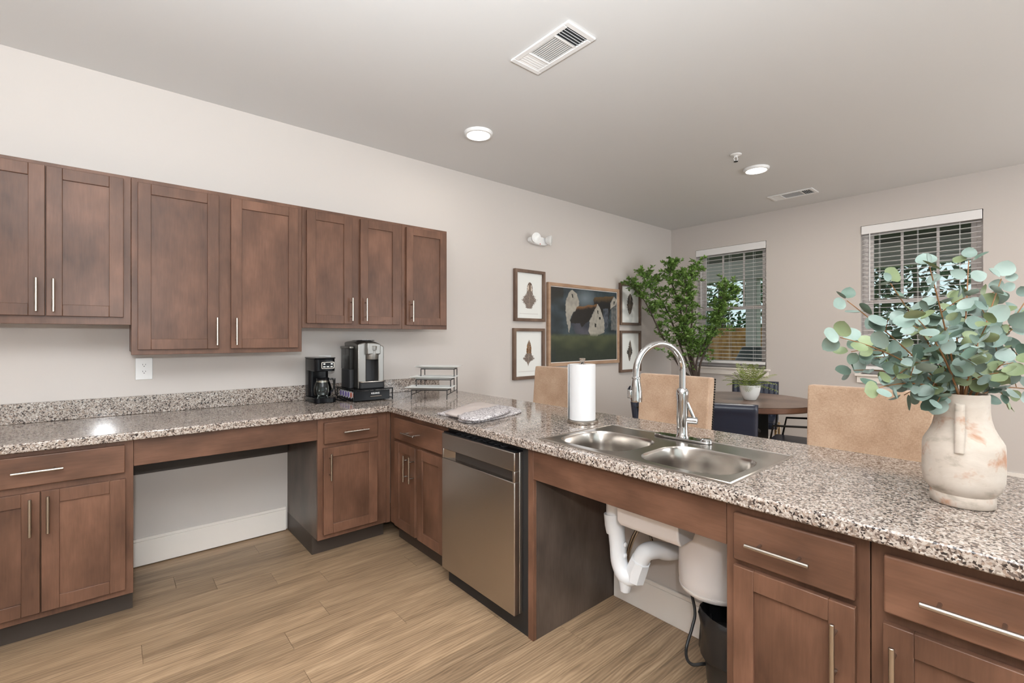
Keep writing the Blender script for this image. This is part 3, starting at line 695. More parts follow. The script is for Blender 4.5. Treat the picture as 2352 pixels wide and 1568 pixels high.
# single-serve brewer
kx0, kx1, ky0, ky1, kz, kh = 1.240, 1.462, 3.045, 3.325, zt3+.0005, .325
r = thing('single_serve_brewer', 'silver and black single-serve coffee brewer standing on the pod drawer', 'coffee maker', ((kx0+kx1)/2, (ky0+ky1)/2, kz))
w = kx1-kx0
MB().prism(rrect(kx0+.040, kx1-.004, ky0+.005, ky1-.02, .02), kz, kz+.042).build('drip_base', M['charcoal'], r, bevel=.005)
MB().prism(rrect(kx0+.038, kx1-.002, ky0, ky0+.12, .03), kz+.042, kz+.050).build('drip_tray', M['steel'], r, bevel=.002)
def shell(name, xa, xb, ya, yb, z0, ztop, crown, m, nx=16, ny=8):
    """upright body with a crowned top"""
    b = MB(); vs = []; fs = []
    def top(x, y):
        s = (x-(kx0+kx1)/2)/(w/2); t = (y-ky0)/(ky1-ky0); return ztop-crown*abs(s)**2.6-.012*max(0, .35-t)/.35*1.6
    for j in range(ny+1):
        for i in range(nx+1):
            x = xa+(xb-xa)*i/nx; y = ya+(yb-ya)*j/ny; vs += [(x, y, top(x, y))]
    off = len(vs)
    for j in range(ny+1):
        for i in range(nx+1): vs.append((xa+(xb-xa)*i/nx, ya+(yb-ya)*j/ny, z0))
    I = lambda i, j: j*(nx+1)+i
    for j in range(ny):
        for i in range(nx):
            fs.append((I(i, j), I(i+1, j), I(i+1, j+1), I(i, j+1))); fs.append((off+I(i, j), off+I(i, j+1), off+I(i+1, j+1), off+I(i+1, j)))
    for i in range(nx): fs.append((I(i, 0), off+I(i, 0), off+I(i+1, 0), I(i+1, 0))); fs.append((I(i, ny), I(i+1, ny), off+I(i+1, ny), off+I(i, ny)))
    for j in range(ny): fs.append((I(0, j), I(0, j+1), off+I(0, j+1), off+I(0, j))); fs.append((I(nx, j), off+I(nx, j), off+I(nx, j+1), I(nx, j+1)))
    b.add(vs, fs); return b.build(name, m, r, bevel=.006, seg=3, ang=50)
shell('left_column', kx0+.034, kx0+.092, ky0+.035, ky1, kz, kz+kh, .030, M['brewer'], 5)
shell('right_column', kx1-.042, kx1, ky0+.035, ky1, kz, kz+kh, .030, M['brewer'], 5)
shell('head', kx0+.088, kx1-.038, ky0+.006, ky1, kz+.232, kz+kh+.004, .030, M['brewer'], 8)
MB().box(kx0+.086, kx1-.036, ky0+.10, ky1, kz, kz+.236).build('recess_back', M['charcoal'], r)
cx = (kx0+kx1)/2+.026
MB().lathe([(.034, 0), (.046, .002), (.050, .03), (.0505, .062), (.0495, .064), (.052, .066), (.053, .092), (.05, .096)], (cx, ky0+.055, kz+.196), 32).build('brew_spout', M['brewer'], r)
b = MB(); b.lathe([(.05, 0), (.049, .004), (.001, .006)], (cx-.004, ky0+.145, kz+kh+.0005), 24, sx=1.25, sy=1.3); tp = b.build('control_panel', M['black'], r)
bt = MB().lathe([(.007, 0), (.006, .002), (.001, .0022)], (0, 0, 0), 12).mesh('button'); bt.materials.append(M['white_plastic'])
for k in range(4): put('button', bt, tp, (cx-.032+k*.018, ky0+.125+.006*(k % 2), kz+kh+.0055))
b = MB(); b.prism(rrect(kx0, kx0+.036, ky0+.10, ky1-.02, .014), kz+.13, kz+.272); b.build('reservoir', M['tintglass'], r, bevel=.003)
MB().prism(rrect(kx0+.002, kx0+.036, ky0+.102, ky1-.022, .014), kz, kz+.129).build('reservoir_base', M['charcoal'], r, bevel=.003)
MB().prism(rrect(kx0-.004, kx0+.037, ky0+.095, ky1-.015, .014), kz+.2725, kz+.288).build('reservoir_lid', M['brewer'], r, bevel=.003)
cd = smooth_path([(1.18, 3.30, CT+.03), (1.165, 3.24, CT+.012), (1.185, 3.17, CT+.006), (1.205, 3.11, CT+.005), (1.19, 3.20, CT+.018), (1.20, 3.30, CT+.05), (1.215, 3.345, CT+.14)], 6)
tag(MB().tube(cd, .0034, 7).build('power_cord', M['black'], None), 'black power cord coiled between the two coffee makers', 'cord')

# three-tier serving stand (turned to face the room)
sc = Vector((1.80, 2.945, CT)); wv = Vector((.70, -.714, 0)); dv = Vector((.714, .70, 0))
Q = lambda a, d_, z: sc+wv*a+dv*d_+Vector((0, 0, z))
r = thing('tiered_stand', 'black wire three-step stand holding white trays', 'stand', sc)
steps = [(-.135, .066), (-.015, .128), (.105, .196)]
hw = .125
for sgn, nm in ((-1, 'side_frame'), (1, 'side_frame')):
    b = MB(); a = sgn*hw
    for i, (d_, z) in enumerate(steps):
        b.tube([Q(a, d_-.05, z), Q(a, d_+.055, z)], .0032, 7)
        b.tube([Q(a, d_-.045 if i == 0 else d_-.05, z), Q(a, d_-.05, .0035)] if i == 0 else [Q(a, d_-.05, z), Q(a, d_-.05, .035)], .0032, 7)
    b.tube([Q(a, .16, .196), Q(a, .165, .0035)], .0032, 7); b.tube([Q(a, -.185, .035), Q(a, .165, .035)], .0028, 7)
    b.build(nm, M['black_matte'], r)
for (d_, z) in steps:
    b = MB()
    for dd in (-.045, .05): b.tube([Q(-hw, d_+dd, z), Q(hw, d_+dd, z)], .0028, 7)
    b.build('cross_bars', M['black_matte'], r)
for (d_, z), lb in zip(steps, ('lowest white rectangular tray on the wire stand', 'middle white rectangular tray on the wire stand', 'top white rectangular tray on the wire stand')):
    b = MB(); vs = []
    for (hx, hy, zz) in ((.118, .050, .0036), (.165, .088, .0215), (.162, .085, .0240), (.116, .049, .0078)):
        vs += [Q(sx*hx, d_+.002+sy*hy, z+zz) for sx, sy in ((-1, -1), (1, -1), (1, 1), (-1, 1))]
    b.add(vs, [(0, 3, 2, 1), (12, 13, 14, 15)]+[(j*4+k, j*4+(k+1) % 4, j*4+4+(k+1) % 4, j*4+4+k) for j in range(3) for k in range(4)])
    tag(b.build('serving_tray', M['porcelain'], bevel=.0015), lb, 'tray', 'white serving trays')

# folded towel
def cloth(name, m, poly, z0, th, amp, seed, parent):
    n = len(poly); cxm = sum(p[0] for p in poly)/n; cym = sum(p[1] for p in poly)/n
    P = smooth_path([(x, y, 0) for x, y in poly+poly[:1]], 8)[:-1]; n = len(P); b = MB(); vs = []
    prof = [(.985, 0), (1.0, .25), (1.0, .75), (.97, 1.0), (.75, 1.0), (.5, 1.0), (.25, 1.0), (.02, 1.0)]
    for s, h_ in prof:
        for q in P:
            x = cxm+(q.x-cxm)*s; y = cym+(q.y-cym)*s
            z = z0+th*h_+(amp*noise.noise((x*16+seed, y*16, seed))*(1 if h_ > .9 else 0)+amp*.9*(1 if h_ > .9 else 0)*(1-s))
            vs.append((x, y, max(z, z0)))
    b.add(vs, [(j*n+k, j*n+(k+1) % n, (j+1)*n+(k+1) % n, (j+1)*n+k) for j in range(len(prof)-1) for k in range(n)]+[tuple(range(n))[::-1], tuple((len(prof)-1)*n+k for k in range(n))])
    return b.build(name, m, parent, ang=60)
def zpt(u, v, z):
    D = (CAM_H-z)*FPX/(v-CY); q = at(u, v, D); return (q.x, q.y)
r = thing('dish_towel', 'folded white towel with grey floral print on the peninsula', 'towel', (1.62, 2.15, CT))
cloth('lower_fold', M['towel'], [zpt(1004, 953, CT), zpt(1050, 961, CT), zpt(1056, 969, CT), zpt(1100, 971, CT), zpt(1190, 951, CT), zpt(1191, 943, CT), zpt(1150, 934, CT), zpt(1090, 928, CT), zpt(1040, 944, CT)], CT+.0008, .013, .006, 1, r)
cloth('plain_fold', M['towel_plain'], [zpt(1022, 950, CT+.02), zpt(1060, 956, CT+.02), zpt(1120, 940, CT+.02), zpt(1140, 932, CT+.02), zpt(1090, 926, CT+.02)], CT+.016, .012, .010, 3, r)
cloth('upper_fold', M['towel'], [zpt(1050, 958, CT+.02), zpt(1062, 965, CT+.02), zpt(1104, 966, CT+.02), zpt(1170, 947, CT+.02), zpt(1150, 936, CT+.02), zpt(1090, 946, CT+.02)], CT+.020, .012, .009, 5, r)

# paper towel holder
hx_, hy_ = 1.822, 1.568
r = thing('paper_towel_holder', 'brushed metal upright paper towel holder left of the sink', 'towel holder', (hx_, hy_, CT))
MB().lathe([(.078, .0005), (.080, .003), (.080, .013), (.077, .016), (.002, .0165)], (hx_, hy_, CT), 40).build('base', M['nickel'], r)
MB().cyl((hx_, hy_, CT+.016), (hx_, hy_, CT+.305), .006, 12).build('post', M['nickel'], r)
MB().lathe([(.007, .300), (.0085, .304), (.0165, .322), (.0165, .325), (.014, .327), (.001, .328)], (hx_, hy_, CT), 20).build('finial', M['nickel'], r)
b = MB(); n = 60; vs = []; zz = [CT+.0172, CT+.297]
turn = [(t, .066+.0035*t/(2*PI)) for t in [2*PI*k/n+2.2 for k in range(n+1)]]
out = [(hx_+rr*math.cos(t), hy_+rr*math.sin(t)) for t, rr in turn]
rr0 = turn[0][1]; ring0 = [(hx_+.066*math.cos(2*PI*k/n), hy_+.066*math.sin(2*PI*k/n)) for k in range(n)]
r2 = thing('paper_towel_roll', 'full white paper towel roll on the upright holder', 'paper towel', (hx_, hy_, CT+.017))
MB().lathe([(.020, zz[0]), (.065, zz[0]), (.066, zz[0]+.001), (.066, zz[1]-.001), (.065, zz[1]), (.020, zz[1])], (hx_, hy_, 0), 56, cap=False).build('roll', M['paper'], r2)
b = MB(); fl_ = [(hx_+.0672*math.cos(t), hy_+.0672*math.sin(t)) for t in [math.radians(a) for a in range(200, 95, -7)]]
fl_ = fl_+[(fl_[-1][0]-.012, fl_[-1][1]+.012)]
e0 = Vector((fl_[0][0]-hx_, fl_[0][1]-hy_)).normalized()
lead = [(fl_[0][0]+e0.y*0-.0, fl_[0][1])]
vs = []
pts2 = [(hx_+.0672*math.cos(math.radians(a)), hy_+.0672*math.sin(math.radians(a))) for a in range(60, 131, 6)]
tx = Vector((pts2[-1][0]-pts2[-2][0], pts2[-1][1]-pts2[-2][1])).normalized()
pts2 += [(pts2[-1][0]+tx.x*s-.002*s/.03, pts2[-1][1]+tx.y*s) for s in (.010, .022, .034)]
m_ = len(pts2)
vs = [(x, y, zz[0]+.002) for x, y in pts2]+[(x, y, zz[1]-.001) for x, y in pts2]
b.add(vs, [(k, k+1, m_+k+1, m_+k) for k in range(m_-1)]); o = b.build('loose_sheet', M['paper'], r2, recalc=False)
sol = o.modifiers.new('t', 'SOLIDIFY'); sol.thickness = .0006

# ceramic vase
vx, vy = 1.69, .158
r = thing('vase', 'weathered cream ceramic vase with a molded strap handle', 'vase', (vx, vy, CT))
prof = [(.004, .001), (.060, .001), (.0635, .004), (.0640, .026), (.0625, .031), (.066, .036), (.0755, .048), (.0800, .070), (.0805, .10), (.0800, .150), (.0785, .162), (.074, .172), (.0665, .186), (.0595, .203), (.0555, .222), (.0535, .245), (.0530, .284), (.0518, .288), (.0485, .288), (.048, .27), (.050, .235), (.055, .205), (.07, .17), (.072, .10), (.06, .05), (.004, .03)]
n = 64; b = MB(); vs = []
for j, (rad, z) in enumerate(prof):
    for k in range(n):
        t = 2*PI*k/n; w_ = .0016*noise.noise((math.cos(t)*2, math.sin(t)*2, z*14)); vs.append((vx+(rad+w_)*math.cos(t), vy+(rad+w_)*math.sin(t), CT+z+w_*.5))
b.add(vs, [(j*n+k, j*n+(k+1) % n, (j+1)*n+(k+1) % n, (j+1)*n+k) for j in range(len(prof)-1) for k in range(n)]+[tuple(range(n))[::-1], tuple((len(prof)-1)*n+k for k in range(n))])
b.build('body', M['ceramic'], r, ang=50)
hd = Vector((-vx, -vy+.10, 0)).normalized(); pr = Vector((-hd.y, hd.x, 0)); V0 = Vector((vx, vy, CT))
pth = smooth_path([V0+hd*.050+Vector((0, 0, .266)), V0+hd*.062+Vector((0, 0, .264)), V0+hd*.070+Vector((0, 0, .242)), V0+hd*.074+Vector((0, 0, .205)), V0+hd*.079+Vector((0, 0, .168)), V0+hd*.079+Vector((0, 0, .145))], 5)
b = MB(); vs = []
for q in pth:
    for a, c_ in ((-.0095, -.002), (-.0095, .004), (-.005, .0075), (.005, .0075), (.0095, .004), (.0095, -.002)): vs.append(q+pr*a+hd*c_)
m_ = len(pth)
b.add(vs, [(j*6+k, j*6+(k+1) % 6, (j+1)*6+(k+1) % 6, (j+1)*6+k) for j in range(m_-1) for k in range(6)]+[(5, 4, 3, 2, 1, 0), tuple((m_-1)*6+k for k in range(6))])
b.build('handle', M['ceramic'], r, ang=60)
# eucalyptus
random.seed(11)
lm = []
def leaf_mesh(wd, ln, cup, fold):
    b = MB(); vs = []; n = 9
    for i in range(n+1):
        t = i/n; hw_ = wd*(math.sin(PI*min(1, max(0, t))**.85)**.62 if 0 < t < 1 else 0.0)
        z = cup*(t-.5)**2*4-cup*.4
        vs += [(-hw_, ln*t, z+fold*hw_), (0, ln*t, z), (hw_, ln*t, z+fold*hw_)]
    b.add(vs, [f for i in range(n) for f in ((i*3, i*3+1, i*3+4, i*3+3), (i*3+1, i*3+2, i*3+5, i*3+4))])
    return b
for mk in ('euc1', 'euc1', 'euc2', 'euc3'):
    for (wd, ln, cup, fold) in ((.021, .043, .004, .15), (.0175, .036, .006, .3), (.013, .034, .003, .5)):
        me = leaf_mesh(wd, ln, cup, fold).mesh('leaf', ang=80, recalc=False); me.materials.append(M[mk]); lm.append(me)
def orient(d, up):
    y = d.normalized(); x = y.cross(up)
    if x.length < 1e-4: x = y.cross(Vector((1, 0, 0)))
    x.normalize(); z = x.cross(y); return Matrix((x, y, z)).transposed().to_euler()
neck = Vector((vx, vy, CT+.262))
tips = [(1930, 775, -.05, 'eucalyptus branch reaching farthest left'), (1945, 690, .06, 'eucalyptus branch reaching toward the left blind edge'), (2045, 650, .0, 'eucalyptus branch rising in front of the right blind'),
        (2135, 612, -.08, 'tallest eucalyptus branch left of centre'), (2225, 598, .08, 'eucalyptus branch pointing straight up from the vase'), (2300, 640, -.03, 'eucalyptus branch rising at the right of the bouquet'),
        (2385, 650, .06, 'eucalyptus branch leaning to the right picture edge'), (2420, 770, -.05, 'eucalyptus branch spreading low to the right'), (2400, 905, .03, 'drooping eucalyptus sprig right of the vase mouth'),
        (1960, 850, .05, 'low eucalyptus branch arching left above the tan stool'), (2020, 890, -.06, 'lowest eucalyptus sprig drooping left of the vase'), (2110, 735, -.14, 'front eucalyptus branch in the middle of the bouquet'), (2270, 740, -.15, 'short front eucalyptus branch right of centre'),
        (2190, 690, .16, 'rear eucalyptus branch in the middle of the bouquet')]
euc = thing('eucalyptus_bouquet', 'large bouquet of blue-green eucalyptus in the cream vase', 'bouquet', neck)
for bi, (u, v, dd, lb) in enumerate(tips):
    tip = at(u, v, 1.223+dd); r = euc
    mid = neck.lerp(tip, .45)+Vector((0, 0, .055 if v > 700 else .02))
    path = bez([neck+Vector((random.uniform(-.012, .012), random.uniform(-.012, .012), -.06)), neck+Vector(((tip-neck).x*.06, (tip-neck).y*.06, .03)), mid, tip], 22)
    sb = MB(); sb.tube(path, [.0034-.0023*i/22 for i in range(23)], 6)
    spots = []
    for i in range(7, 23):
        dirn = (path[min(i+1, 22)]-path[i-1]).normalized()
        sidev = dirn.cross(Vector((random.uniform(-1, 1), random.uniform(-1, 1), random.uniform(-1, 1)))).normalized()
        if i % 4 == 1 and i < 20:      # a twig with its own leaves
            tl = random.uniform(.05, .095); e = path[i]+(dirn*.6+sidev*.8).normalized()*tl
            tw = bez([path[i], path[i].lerp(e, .5)+Vector((0, 0, .008)), e], 5); sb.tube(tw, .0011, 5)
            for s in (2, 4, 5):
                sd2 = (tw[5]-tw[0]).normalized().cross(Vector((random.uniform(-1, 1), random.uniform(-1, 1), random.uniform(-.5, 1)))).normalized()
                for q in ((1, -1) if s < 5 else (0,)): spots.append((tw[s], ((tw[5]-tw[0]).normalized()*.5+sd2*q).normalized()))
        elif i % 2 == 0:
            for q in (1, -1): spots.append((path[i], (dirn*.45+sidev*q).normalized()))
    spots.append((path[22], (path[22]-path[20]).normalized()))
    r = sb.build('stem', M['stemwood'], euc); r['label'] = lb
    for (p, d_) in spots:
        st = p+d_*.006
        nrm = (Vector((-.75, -.25, .75))+Vector((random.uniform(-.9, .9), random.uniform(-.9, .9), random.uniform(-.7, .7)))).normalized()
        o = put('leaf', random.choice(lm), r, st, orient(d_, nrm)); s_ = random.uniform(.78, 1.12); o.scale = (s_, s_, s_)

# ================================================================== ON THE WALLS
def outlet(xa, xb, za, zb_, label):
    r = thing('wall_outlet', label, 'outlet', ((xa+xb)/2, YA-.003, za))
    T = lambda x, z, n: (x, YA-.0005-n, z)
    MB(T).box(xa, xb, za, zb_, 0, .006).build('plate', M['white_plastic'], r, bevel=.002)
    cx, cz = (xa+xb)/2, (za+zb_)/2
    for dz in (.0195, -.0195):
        b = MB(T); b.prism([(cx+.0165*math.cos(t), cz+dz+.0135*math.sin(t)) for t in [2*PI*k/20 for k in range(20)]], .006, .0075); s = b.build('socket', M['white_plastic'], r)
        for dx in (-.0062, .0062): MB(T).box(cx+dx-.001, cx+dx+.001, cz+dz+.0005, cz+dz+.0075, .0075, .0078).build('slot', M['charcoal'], s)
        b = MB(T); b.prism([(cx+.0026*math.cos(t), cz+dz-.006+.0022*math.sin(t)) for t in [2*PI*k/10 for k in range(10)]], .0075, .0078); b.build('ground_hole', M['black_matte'], s)
outlet(.109, .186, 1.056, 1.180, 'white duplex outlet below the tall upper cabinet')
outlet(1.118, 1.204, 1.046, 1.167, 'white outlet half hidden behind the coffee makers')
def grid_art(name, x0, x1, z0, z1, y, nx, nz, fn, m, parent):
    me = bpy.data.meshes.new(name); off = WO[parent.name]; vs = []; cols = []
    for j in range(nz+1):
        for i in range(nx+1):
            s, t = i/nx, j/nz; vs.append(Vector((x0+(x1-x0)*s, y, z1-(z1-z0)*t))-off); cols += [*fn(s, t), 1.0]
    fs = [(j*(nx+1)+i, (j+1)*(nx+1)+i, (j+1)*(nx+1)+i+1, j*(nx+1)+i+1) for j in range(nz) for i in range(nx)]
    me.from_pydata(vs, [], fs); a = me.color_attributes.new('Col', 'FLOAT_COLOR', 'POINT'); a.data.foreach_set('color', cols); me.materials.append(m)
    o = bpy.data.objects.new(name, me); C.objects.link(o); o.parent = parent; WO[o.name] = off; return o
def picture_frame(name, label, x0, x1, z0, z1, fw, depth, m, group=None, lip=None):
    r = thing(name, label, 'picture', ((x0+x1)/2, YA-.015, z0), group); ya, yb = YA-depth, YA-.001
    f = MB().box(x0, x0+fw, ya, yb, z0, z1).box(x1-fw, x1, ya, yb, z0, z1).box(x0+fw, x1-fw, ya, yb, z0, z0+fw).box(x0+fw, x1-fw, ya, yb, z1-fw, z1).build('frame', m, r, bevel=.002)
    MB().box(x0+fw, x1-fw, YA-.010, yb, z0+fw, z1-fw).build('backing', M['trim'], r)
    return r
def inpoly(x, y, P):
    c = False; j = len(P)-1
    for i in range(len(P)):
        if (P[i][1] > y) != (P[j][1] > y) and x < (P[j][0]-P[i][0])*(y-P[i][1])/(P[j][1]-P[i][1])+P[i][0]: c = not c
        j = i
    return c
def lerp3(a, b, t): t = max(0, min(1, t)); return tuple(a[i]+(b[i]-a[i])*t for i in range(3))
L3 = lambda r, g, b: lin(r, g, b)[:3]
def barn(s, t):
    # coordinates of the crop the picture was studied in
    wob = noise.noise((s*14, t*14, 3))*9+noise.noise((s*40, t*40, 5))*4
    x = 570+765*s; top = 285+75*s; bot = 1235-30*s; y = top+(bot-top)*t
    xw, yw = x+wob, y+wob*.8
    nz = noise.noise((s*6, t*9, 1)); nf = noise.noise((s*30, t*22, 2))
    c = lerp3(L3(38, 48, 52), L3(62, 78, 86), .5+nz)
    d = math.hypot((x-940)/130, (y-430)/120); c = lerp3(L3(118, 132, 140), c, d*.9+nf*.2)
    if x < 700: c = lerp3(L3(42, 40, 34), c, (y-380)/180+nz*.5)
    white = lerp3(L3(186, 178, 162), L3(150, 144, 132), .5+nf*.9+nz*.4)
    if inpoly(xw, yw, [(1040, 445), (1055, 418), (1300, 402), (1250, 470), (1235, 700), (1060, 640)]): c = lerp3(L3(112, 84, 40), L3(38, 34, 34), (y-400)/90+nf*.3)
    if inpoly(xw, yw, [(1302, 408), (1335, 450), (1330, 525), (1243, 562), (1250, 490)]): c = white
    if inpoly(xw, yw, [(1258, 565), (1330, 530), (1330, 840), (1262, 836)]): c = lerp3(L3(128, 126, 120), L3(84, 88, 90), .5+nf)
    if inpoly(xw, yw, [(1160, 560), (1225, 560), (1220, 800), (1165, 830)]): c = lerp3(L3(94, 100, 112), L3(52, 58, 66), .5+nf)
    if inpoly(xw, yw, [(795, 322), (846, 372), (876, 480), (872, 530), (805, 610), (772, 690), (778, 800), (764, 872), (748, 800), (728, 660), (722, 520), (735, 430), (758, 352)]): c = white
    if inpoly(xw, yw, [(780, 740), (990, 735), (988, 892), (835, 884)]): c = lerp3(L3(84, 82, 94), L3(56, 60, 70), .5+nz+nf*.4)
    if inpoly(xw, yw, [(852, 540), (1095, 503), (990, 705), (955, 745), (905, 800), (880, 745), (778, 745), (776, 700), (812, 615)]): c = lerp3(L3(138, 92, 40), L3(38, 32, 28), (yw-(545-.17*(x-852)))/40+nf*.4)
    if inpoly(xw, yw, [(1096, 503), (1132, 590), (1172, 705), (1174, 862), (1100, 895), (1080, 935), (1030, 935), (1000, 902), (985, 850), (990, 715)]): c = white
    for (a, b, w_, h_) in ((798, 398, 8, 20), (1092, 605, 7, 18), (1116, 682, 10, 14), (1064, 772, 7, 22), (1303, 490, 7, 22)):
        if abs(xw-a) < w_ and abs(yw-b) < h_: c = L3(30, 28, 26)
    if y > 870:
        g = lerp3(L3(84, 90, 56), L3(52, 60, 40), (y-930)/150+nz*.6+nf*.25); c = lerp3(c, g, (y-870-wob)/45)
        c = lerp3(c, L3(40, 50, 50), (y-1060)/400+(.35 if x < 620 else 0))
    g_ = sum(c)/3; return tuple(max(.002, (q*.8+g_*.2)*.82*(1+.18*nf)) for q in c)
def feather(kind):
    def fn(s, t):
        paper = L3(226, 226, 222)
        if kind in (0, 1) and (abs(t-.90) < .003 and .12 < s < .85): return L3(196, 190, 186)
        ax = .5+.02*math.sin(t*5)
        nf = noise.noise((s*34, t*60, kind)); nb = noise.noise((s*8, t*14, kind+9))
        y = (t-.20)/.58
        if y < 0 or y > 1: return paper
        if kind == 0: w_ = .10+.16*math.exp(-((y-.68)/.2)**2) if y > .28 else .11*math.sqrt(max(0, 1-((.28-y)/.28)**2))
        elif kind == 1: w_ = .095*math.sin(PI*min(1, y/.36)*.5)**.8+.11*math.exp(-((y-.70)/.10)**2)
        elif kind == 2: w_ = .165*math.sin(PI*y**.9)**.7
        else: w_ = .16*math.sin(PI*y)**.6*(.55+.45*math.exp(-((y-.55)/.16)**2))*(1.1 if s < .5 else .85)
        if kind == 1 and y > .78: w_ *= max(0.05, (1-y)/.22)**1.3
        w_ = w_*(1+(.5 if y > .45 or kind > 1 else .12)*nf+.15*nb)
        d = abs(s-ax)
        if d > max(.012, w_): return paper
        if d < .010: return L3(150, 134, 120)
        if kind == 0:
            if y < .34:
                if abs(d-.055-.06*(y-.1)) < .018 and y > .1: return L3(220, 206, 190)
                return L3(86, 62, 46)
            return lerp3(L3(96, 82, 74), L3(142, 128, 118), .5+nf)
        if kind == 1:
            if y < .5: return lerp3(L3(62, 44, 32), L3(170, 122, 74), .35+1.4*nf)
            return lerp3(L3(88, 74, 66), L3(138, 124, 114), .5+nf)
        return lerp3(L3(48, 48, 44), L3(92, 80, 70), .4+nf+(.5 if kind == 2 and y > .5 else 0))
    return fn
for (x0, x1, z0, z1, kd, lb) in ((2.936, 3.343, 1.452, 1.957, 0, 'framed fluffy round-tipped feather print, upper left of the barn painting'), (2.922, 3.336, .885, 1.384, 1, 'framed pointed brown feather print, lower left of the barn painting'),
                                 (4.600, 5.025, 1.442, 1.945, 2, 'framed dark feather print, upper right of the barn painting'), (4.600, 5.025, .875, 1.375, 3, 'framed ragged dark feather print, lower right of the barn painting')):
    r = picture_frame('feather_print', lb, x0, x1, z0, z1, .030, .034, M['frame_wood'], 'framed feather prints')
    grid_art('print', x0+.031, x1-.031, z0+.031, z1-.031, YA-.0105, 70, 90, feather(kd), M['print'], r)
r = picture_frame('painting', 'large framed painting of white barns on a dark green field', 3.385, 4.575, .995, 1.860, .034, .034, M['frame_tan'])
MB().box(3.42, 4.54, YA-.024, YA-.010, 1.030, 1.825).build('canvas_edge', M['trim'], r)
grid_art('canvas', 3.427, 4.533, 1.037, 1.818, YA-.0245, 190, 140, barn, M['canvas'], r)
# emergency light
r = thing('emergency_light', 'white twin-head emergency light high on the wall', 'emergency light', (3.255, YA-.03, 2.22))
T = lambda x, z, n: (3.255+x, YA-.0005-n, 2.262+z)
b = MB(T); b.prism([(.135*math.copysign(abs(math.cos(t))**.75, math.cos(t)), -.004+.042*math.copysign(abs(math.sin(t))**.8, math.sin(t))) for t in [2*PI*k/32 for k in range(32)]], 0, .045); b.build('housing', M['white_plastic'], r, bevel=.008, seg=3)
for sx, tilt in ((-.085, -.25), (.085, .55)):
    c0 = Vector((3.255+sx, YA-.045, 2.275)); dn_ = Vector((tilt, -1, -.12)).normalized()
    h_ = MB().tube([c0, c0+dn_*.03, c0+dn_*.044, c0+dn_*.050], [.030, .046, .050, .050], 24).build('lamp_head', M['white_plastic'], r)
    MB().tube([c0+dn_*.0502, c0+dn_*.052], [.043, .040], 24).build('lens', M['porcelain'], h_)
MB(T).box(-.006, .006, -.04, -.032, .045, .047).build('test_button', mat('red_indicator', (.5, .05, .04), .4), r)

# ================================================================== ON THE CEILING
def downlight(x, y, label, k=1.0):
    r = thing('downlight', label, 'ceiling light', (x, y, ZC-.02), 'round ceiling lights')
    MB().lathe([(.102, -.0005), (.100, -.010), (.094, -.020), (.082, -.022), (.080, -.016), (.080, -.0005)], (x, y, ZC), 40, cap=False).build('trim_ring', M['white_plastic'], r)
    MB().lathe([(.080, -.017), (.04, -.0185), (.002, -.019)], (x, y, ZC), 32).build('lens', M['lens'], r)
    l = bpy.data.lights.new('downlight_bulb', 'AREA'); l.shape = 'DISK'; l.size = .15; l.energy = DOWNLIGHT_POWER*k; l.color = (1, .94, .86)
    o = bpy.data.objects.new('downlight_bulb', l); C.objects.link(o); o.parent = r; o.location = (0, 0, -.004)
downlight(1.977, 2.661, 'round ceiling light above the inner counter corner', .6)
downlight(4.203, 1.670, 'round ceiling light above the dining table', 4)
downlight(-.25, .6, 'round ceiling light outside the picture, over the middle of the kitchen')
downlight(4.2, -.9, 'round ceiling light outside the picture, over the sitting side', 4)
downlight(1.98, -1.6, 'round ceiling light outside the picture, toward the wall behind the viewer')
def vent(xa, xb, ya, yb, label):
    r = thing('ceiling_vent', label, 'air vent', ((xa+xb)/2, (ya+yb)/2, ZC-.012), 'ceiling vents'); z = ZC-.0005; m = .028
    b = MB().box(xa, xb, ya, ya+m, z-.010, z).box(xa, xb, yb-m, yb, z-.010, z).box(xa, xa+m, ya+m, yb-m, z-.010, z).box(xb-m, xb, ya+m, yb-m, z-.010, z)
    L = yb-ya-2*m; y1, y2 = ya+m+L*.24, yb-m-L*.24
    b.box(xa+m, xb-m, y1-.006, y1+.006, z-.010, z).box(xa+m, xb-m, y2-.006, y2+.006, z-.010, z); b.build('frame', M['white_plastic'], r, bevel=.003)
    MB().box(xa+m, xb-m, ya+m, y1, z-.0012, z).build('duct', M['charcoal'], r)
    MB().box(xa+m, xb-m, y1, yb-m, z-.0012, z).build('damper', M['damper'], r)
    me = MB().box(-.0046, .0046, y1+.008, y2-.008, -.0006, .0006).mesh('blade', (0, (y1+y2)/2, 0), smooth=False); me.materials.append(M['white_plastic'])
    n = 11
    for k in range(n): put('blade', me, r, (xa+m+(xb-xa-2*m)*(k+.5)/n, (y1+y2)/2, z-.0065), (0, math.radians(-14), 0))
    w_ = (xb-xa-2*m)/2; me2 = MB().box(-w_, w_, -.0075, .0075, -.0006, .0006).mesh('blade', smooth=False); me2.materials.append(M['white_plastic'])
    for (s0, s1, sg) in ((ya+m, y1, -1), (y2, yb-m, 1)):
        for k in range(5): put('blade', me2, r, ((xa+xb)/2, s0+(s1-s0)*(k+.5)/5, z-.0062), (math.radians(52 if sg < 0 else -12), 0, 0))
vent(1.580, 1.778, 1.444, 1.848, 'white ceiling air vent nearest the viewer')
vent(5.132, 5.342, 1.528, 1.934, 'white ceiling air vent near the window wall')
r = thing('sprinkler', 'small pendant fire sprinkler beside the far ceiling light', 'sprinkler', (3.759, 1.648, ZC-.06))
MB().lathe([(.043, -.0005), (.040, -.006), (.022, -.010), (.014, -.012)], (3.759, 1.648, ZC), 24).build('escutcheon', M['white_plastic'], r)
